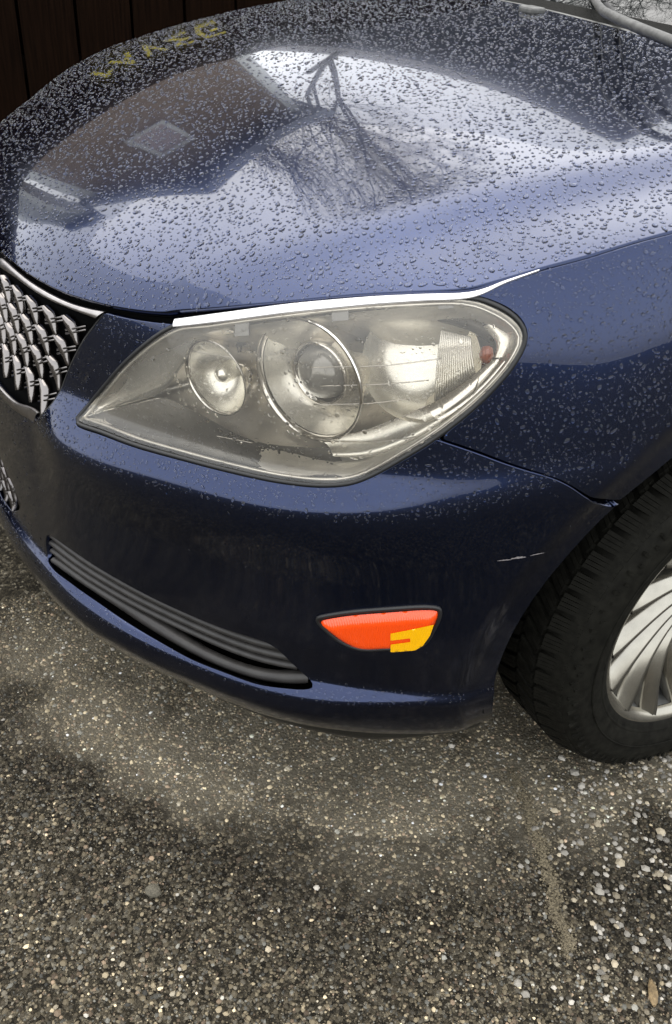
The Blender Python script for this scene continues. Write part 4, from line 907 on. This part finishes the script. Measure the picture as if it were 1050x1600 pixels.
# ---- house with gable end towards the car
M['siding'] = simple('house_siding', (.25, .19, .15), .75, noise=.15, nscale=4); M['trim'] = simple('white_trim', (.75, .77, .75), .6, noise=.08, nscale=5); M['roof'] = simple('roof_shingle', (.06, .06, .07), .8, noise=.4, nscale=20)
M['barge'] = simple('barge_shaded', (.20, .22, .27), .6, noise=.1, nscale=5)  # grey-blue holds the eave shade on barge boards and soffits
M['pane'] = simple('window_pane', (.42, .33, .34), .15, spec=.8)
def house(nm, label, y, x0, x1, z_eave0, z_eave1, apex, depth, wallmat, trimmat, win=None, board=.18, barge=None):
    barge = barge or M['barge']
    h = empty(nm, ((x0+x1)/2, y, 0)); tag(h, label, 'house'); ox = (x0+x1)/2
    ax, az = apex
    def top(x): return np.interp(x, [x0, ax, x1], [z_eave0, az, z_eave1])
    mb = MB(); P = [(x0, 0), (x1, 0), (x1, z_eave1), (ax, az), (x0, z_eave0)]
    V = [(px-ox, dy, pz) for dy in (0, -depth) for px, pz in P]; mb.add(V, [(0, 1, 2, 3, 4), (9, 8, 7, 6, 5), (0, 5, 6, 1), (1, 6, 7, 2), (4, 9, 5, 0)]); wl = mb.build('wall', wallmat, h)
    z = .1
    while z < az-.1:      # lapped siding boards, each its own piece
        a = x0+.14; b = x1-.14
        if z > z_eave0: a = max(a, x0+(ax-x0)*(z-z_eave0)/(az-z_eave0)+.1)
        if z > z_eave1: b = min(b, x1-(x1-ax)*(z-z_eave1)/(az-z_eave1)-.1)
        if b-a > .3:
            mb = MB(); R = ((1, 0, 0), (0, math.cos(.09), -math.sin(.09)), (0, math.sin(.09), math.cos(.09))); mb.box(((a+b)/2-ox, .018, z), (b-a, .016, board), R); mb.build('siding_board', wallmat, wl)
        z += board-.012
    for xx, zt in ((x0+.07, z_eave0), (x1-.07, z_eave1)):
        mb = MB(); mb.box((xx-ox, .03, zt/2), (.16, .05, zt)); mb.build('corner_board', trimmat, h)
    rf_ = bpy.data.objects.new('roof', None); link(rf_, h)
    for (xa, za), (xb, zb), s in (((x0, z_eave0), (ax, az), -1), ((x1, z_eave1), (ax, az), 1)):
        dx = (xa-xb); dz = za-zb; xo, zo = xa+dx*.10, za+dz*.10; L = math.hypot(xo-xb, zo-zb); an = math.atan2(zb-zo, xb-xo); R = ((math.cos(an), 0, -math.sin(an)), (0, 1, 0), (math.sin(an), 0, math.cos(an))); cx, cz = (xo+xb)/2-ox, (zo+zb)/2
        mb = MB(); mb.box((cx, -depth/2+.15, cz+.09), (L, depth+.5, .06), R); mb.build('roof_slope', M['roof'], rf_)
        mb = MB(); mb.box((cx, .40, cz+.02), (L, .035, .17), R); mb.build('barge_board', barge, rf_)
        mb = MB(); mb.box((cx, .20, cz+.03), (L, .38, .03), R); mb.build('soffit', barge, rf_)
    if win:
        wx0, wx1, wz0, wz1 = win; wn_ = bpy.data.objects.new('window', None); link(wn_, h); cx, cz = (wx0+wx1)/2-ox, (wz0+wz1)/2
        mb = MB(); mb.box((cx, .045, cz), (wx1-wx0, .02, wz1-wz0)); mb.build('pane', M['pane'], wn_)
        for c, d in (((cx, .06, wz1+.03), (wx1-wx0+.14, .05, .07)), ((cx, .06, wz0-.03), (wx1-wx0+.14, .06, .07)), ((wx0-.03-ox, .061, cz), (.07, .05, wz1-wz0)), ((wx1+.03-ox, .061, cz), (.07, .05, wz1-wz0))):
            mb = MB(); mb.box(c, d); mb.build('frame', trimmat, wn_)
    return h
house('brown_house', 'brown clapboard house with white corner boards beyond the board fence', -6.5, -1.30, 2.05, 4.62, 4.35, (1.15, 5.35), 4., M['siding'], M['trim'], (.5, .95, 3.75, 4.4))
M['siding2'] = simple('grey_siding', (.014, .016, .024), .75, noise=.15, nscale=4)
house('dark_house', 'dark slate grey house with taller gable beyond the board fence', -7.8, -9.5, -2.9, 4.9, 3.6, (-6.2, 7.2), 6., M['siding2'], simple('grey_trim', (.05, .055, .07), .6), barge=simple('slate_barge', (.03, .034, .05), .6))
# pale outbuilding to the front of the brown house
house('pale_shed', 'pale grey narrow outbuilding next to the brown house', -7.2, 2.5, 3.3, 5.1, 5.1, (2.9, 5.25), 1.0, simple('pale_siding', (.5, .52, .53), .7, noise=.1, nscale=4), M['trim'])
# ---- bare trees
M['bark'] = simple('bark', (.035, .028, .022), .9, noise=.4, nscale=30)
def bare_tree(label, base, height, seed, lean=(0, 0), spread=1.0, nmax=2600):
    rt = random.Random(seed); t = empty('bare_tree', base); tag(t, label, 'tree', 'bare trees beyond the fence')
    V0, F0 = tube_vf([(0, 0, -.1), (lean[0]*.1, lean[1]*.1, height*.12), (lean[0]*.3, lean[1]*.3, height*.28)], [.22, .18, .15], 10); mesh_obj('trunk', V0, F0, M['bark'], t)
    VV = []; FF = []; cnt = [0]
    def grow(p, d, L, r, lev):
        if cnt[0] > nmax or r < .0022: return
        n = 4; pts = [p]; dd = d.copy()
        for i in range(n):
            dd = dd+Vector((rt.gauss(0, .16), rt.gauss(0, .16), rt.gauss(.05, .12))); dd.normalize(); pts.append(pts[-1]+dd*(L/n))
        V, F = tube_vf([tuple(q) for q in pts], np.linspace(r, r*.62, n+1), 4 if r < .02 else 6, cap=False); o = len(VV); VV.extend(V); FF.extend([tuple(i+o for i in f) for f in F]); cnt[0] += 1
        for i in range(rt.choice((2, 3, 3))):
            k = rt.randint(2, n); a = Vector((rt.gauss(0, 1), rt.gauss(0, 1), rt.gauss(.25, .6))); a.normalize(); nd = (dd*.75+a*.62*spread).normalized(); grow(pts[k], nd, L*rt.uniform(.60, .84), r*rt.uniform(.52, .68), lev+1)
        grow(pts[-1], dd, L*.78, r*.62, lev+1)
    p0 = Vector((lean[0]*.3, lean[1]*.3, height*.27))
    for i in range(5):
        a = i*1.257+rt.random(); grow(p0, Vector((math.cos(a)*.6+lean[0]*.1, math.sin(a)*.6+lean[1]*.1, .85)).normalized(), height*.26, .10, 0)
    mesh_obj('crown', VV, FF, M['bark'], t)
bare_tree('large bare tree with thick limbs behind the gap between the houses', (-4.3, -9.4, 0), 10.5, 4, spread=1.45, nmax=5200)
bare_tree('slim bare tree with fine twigs behind the brown house', (-.6, -11.6, 0), 10.5, 8)
print('surroundings', time.time()-T0)

# leaf litter caught along the foot of the windscreen
nl_ = 420; yy_ = rs.uniform(-.05, .62, nl_); tt_ = rs.random(nl_); xr_ = -.13-.16*np.clip((np.abs(yy_)-.3)/.4, 0, 1)**1.5-.05*tt_; Pl = np.c_[xr_, yy_, zr-.026+0*yy_]
b_ = rs.uniform(.12, .5, nl_)[:, None]; lt_ = stones('leaf_litter', Pl, rs.uniform(.003, .009, nl_), b_*np.array([[1, .93, .82]]), rs, .35, .2); tag(lt_, 'pale dry leaf litter along the foot of the windscreen', 'leaf litter', kind='stuff')
# ------------------------------------------------------------------ rain drops standing on the paint and lamps
rd = np.random.default_rng(11)
SEG = 7; _ang = np.arange(SEG)*2*math.pi/SEG
PROF = [(1.0, -.02), (.93, .20), (.58, .36)]; TOP = .42
def drops(name, key, parent, classes, nzfun, maxn=60000, flip=False):
    X, F, n = SURF[key]; A, B_, C = X[F[:, 0]], X[F[:, 1]], X[F[:, 2]]; cen = (A+B_+C)/3; pj = project(cen); cn = n[F].mean(1)
    vis = (pj[:, 0] > -220) & (pj[:, 0] < 1330) & (pj[:, 1] > -40) & (pj[:, 1] < 1640) & (((CAM_POS-cen)*cn).sum(1) > -.02)
    ar = np.linalg.norm(np.cross(B_-A, C-A), axis=1)/2*vis
    grid = {}; out = []
    for r_lo, r_hi, dens in classes:
        dn = dens*nzfun(cn, r_hi); w = ar*dn; tot = w.sum(); m_ = rd.poisson(tot) if tot < maxn else maxn
        if m_ == 0: continue
        t = rd.choice(len(F), m_, p=w/tot); u, v = rd.random(m_), rd.random(m_); s = u+v > 1; u[s], v[s] = 1-u[s], 1-v[s]
        P = A[t]+u[:, None]*(B_-A)[t]+v[:, None]*(C-A)[t]; NN = n[F[t, 0]]*(1-u-v)[:, None]+n[F[t, 1]]*u[:, None]+n[F[t, 2]]*v[:, None]
        rr = r_lo*(r_hi/r_lo)**rd.random(m_)
        for p, nn, r in zip(P, NN, rr):
            k = (int(p[0]/.012), int(p[1]/.012), int(p[2]/.012)); ok = True
            for dx in (-1, 0, 1):
                for dy in (-1, 0, 1):
                    for dz in (-1, 0, 1):
                        for q, r2 in grid.get((k[0]+dx, k[1]+dy, k[2]+dz), ()):
                            if (p[0]-q[0])**2+(p[1]-q[1])**2+(p[2]-q[2])**2 < (1.08*(r+r2))**2: ok = False; break
                        if not ok: break
                    if not ok: break
                if not ok: break
            if ok: grid.setdefault(k, []).append((p, r)); out.append((p, nn, r))
    if not out: return
    P = np.array([o[0] for o in out]); Nn = np.array([o[1] for o in out]); r = np.array([o[2] for o in out]); Nn /= np.linalg.norm(Nn, axis=1)[:, None]; m_ = len(P)
    e1 = np.cross(Nn, np.array([.3, .2, .9])+0*Nn); 
    dwn = np.array([0, 0, -1.])-Nn*(Nn@np.array([0, 0, -1.]))[:, None]; ds = np.linalg.norm(dwn, axis=1); dwn = np.where(ds[:, None] > .05, dwn/np.maximum(ds, .05)[:, None], e1/np.linalg.norm(e1, axis=1)[:, None]); e2 = np.cross(Nn, dwn)
    # irregular footprint
    st = np.exp(rd.normal(0, .20, m_)); th0 = rd.random(m_)*6.28; a2 = rd.normal(0, .10, m_); a3 = rd.normal(0, .07, m_); p2 = rd.random(m_)*6.28; p3 = rd.random(m_)*6.28
    rad = 1+a2[:, None]*np.cos(2*_ang+p2[:, None])+a3[:, None]*np.cos(3*_ang+p3[:, None])
    lx = rad*np.cos(_ang); ly = rad*np.sin(_ang); c, s = np.cos(th0)[:, None], np.sin(th0)[:, None]; gx = lx*c-ly*s; gy = lx*s+ly*c; gx = gx*st[:, None]; gy = gy/st[:, None]; lx = gx*c+gy*s; ly = -gx*s+gy*c
    hsc = np.where(r > .0028, .80, .95)*(.85+.3*rd.random(m_)); V = np.empty((m_, SEG*len(PROF)+1, 3))
    for j, (q, h) in enumerate(PROF):
        sag = .16*h*ds
        V[:, j*SEG:(j+1)*SEG] = P[:, None]+r[:, None, None]*((lx*q)[..., None]*dwn[:, None]+(ly*q)[..., None]*e2[:, None]+(h*hsc)[:, None, None]*Nn[:, None]+sag[:, None, None]*dwn[:, None])
    V[:, -1] = P+r[:, None]*((TOP*hsc)[:, None]*Nn+(.16*TOP*ds)[:, None]*dwn)
    fl = []
    for j in range(len(PROF)-1):
        for k in range(SEG):
            a, b, c_, d = j*SEG+k, j*SEG+(k+1) % SEG, (j+1)*SEG+(k+1) % SEG, (j+1)*SEG+k; fl += [(a, b, c_), (a, c_, d)]
    for k in range(SEG): fl.append(((len(PROF)-1)*SEG+k, (len(PROF)-1)*SEG+(k+1) % SEG, SEG*len(PROF)))
    fl = np.array(fl); Fd = (fl[None]+(np.arange(m_)*(SEG*len(PROF)+1))[:, None, None]).reshape(-1, 3)
    o = fast_mesh(name, V.reshape(-1, 3), Fd, M['water'], parent, True); tag(o, kind='stuff'); print(name, key, m_)
    return o
up = lambda lo, hi: (lambda cn, r: smoothstep(lo, hi, cn[:, 2]))
hood_f = lambda cn, r: 1+.6*smoothstep(.03, .12, cn[:, 1])
drops('rain_drops', 'bonnet', car, [(.0029, .0043, 1200), (.0019, .0029, 5000), (.0012, .0019, 9500), (.0007, .0012, 4500)], hood_f)
side_f = lambda cn, r: np.where(r > .0024, smoothstep(.05, .25, cn[:, 2]), np.where(r > .0013, smoothstep(.0, .2, cn[:, 2]), .012+.988*smoothstep(.0, .2, cn[:, 2])))
drops('rain_drops', 'wing', car, [(.0019, .0032, 5000), (.0012, .0019, 15000), (.0007, .0012, 24000), (.0004, .0007, 16000)], side_f)
drops('rain_drops', 'bumper', car, [(.0019, .0030, 5000), (.0012, .0019, 15000), (.0007, .0012, 20000), (.0004, .0006, 9000)], side_f)
drops('rain_drops', 'lens', car, [(.0020, .0034, 1800), (.0012, .002, 5000), (.0006, .0012, 9000)], hood_f)
print('drops', time.time()-T0)
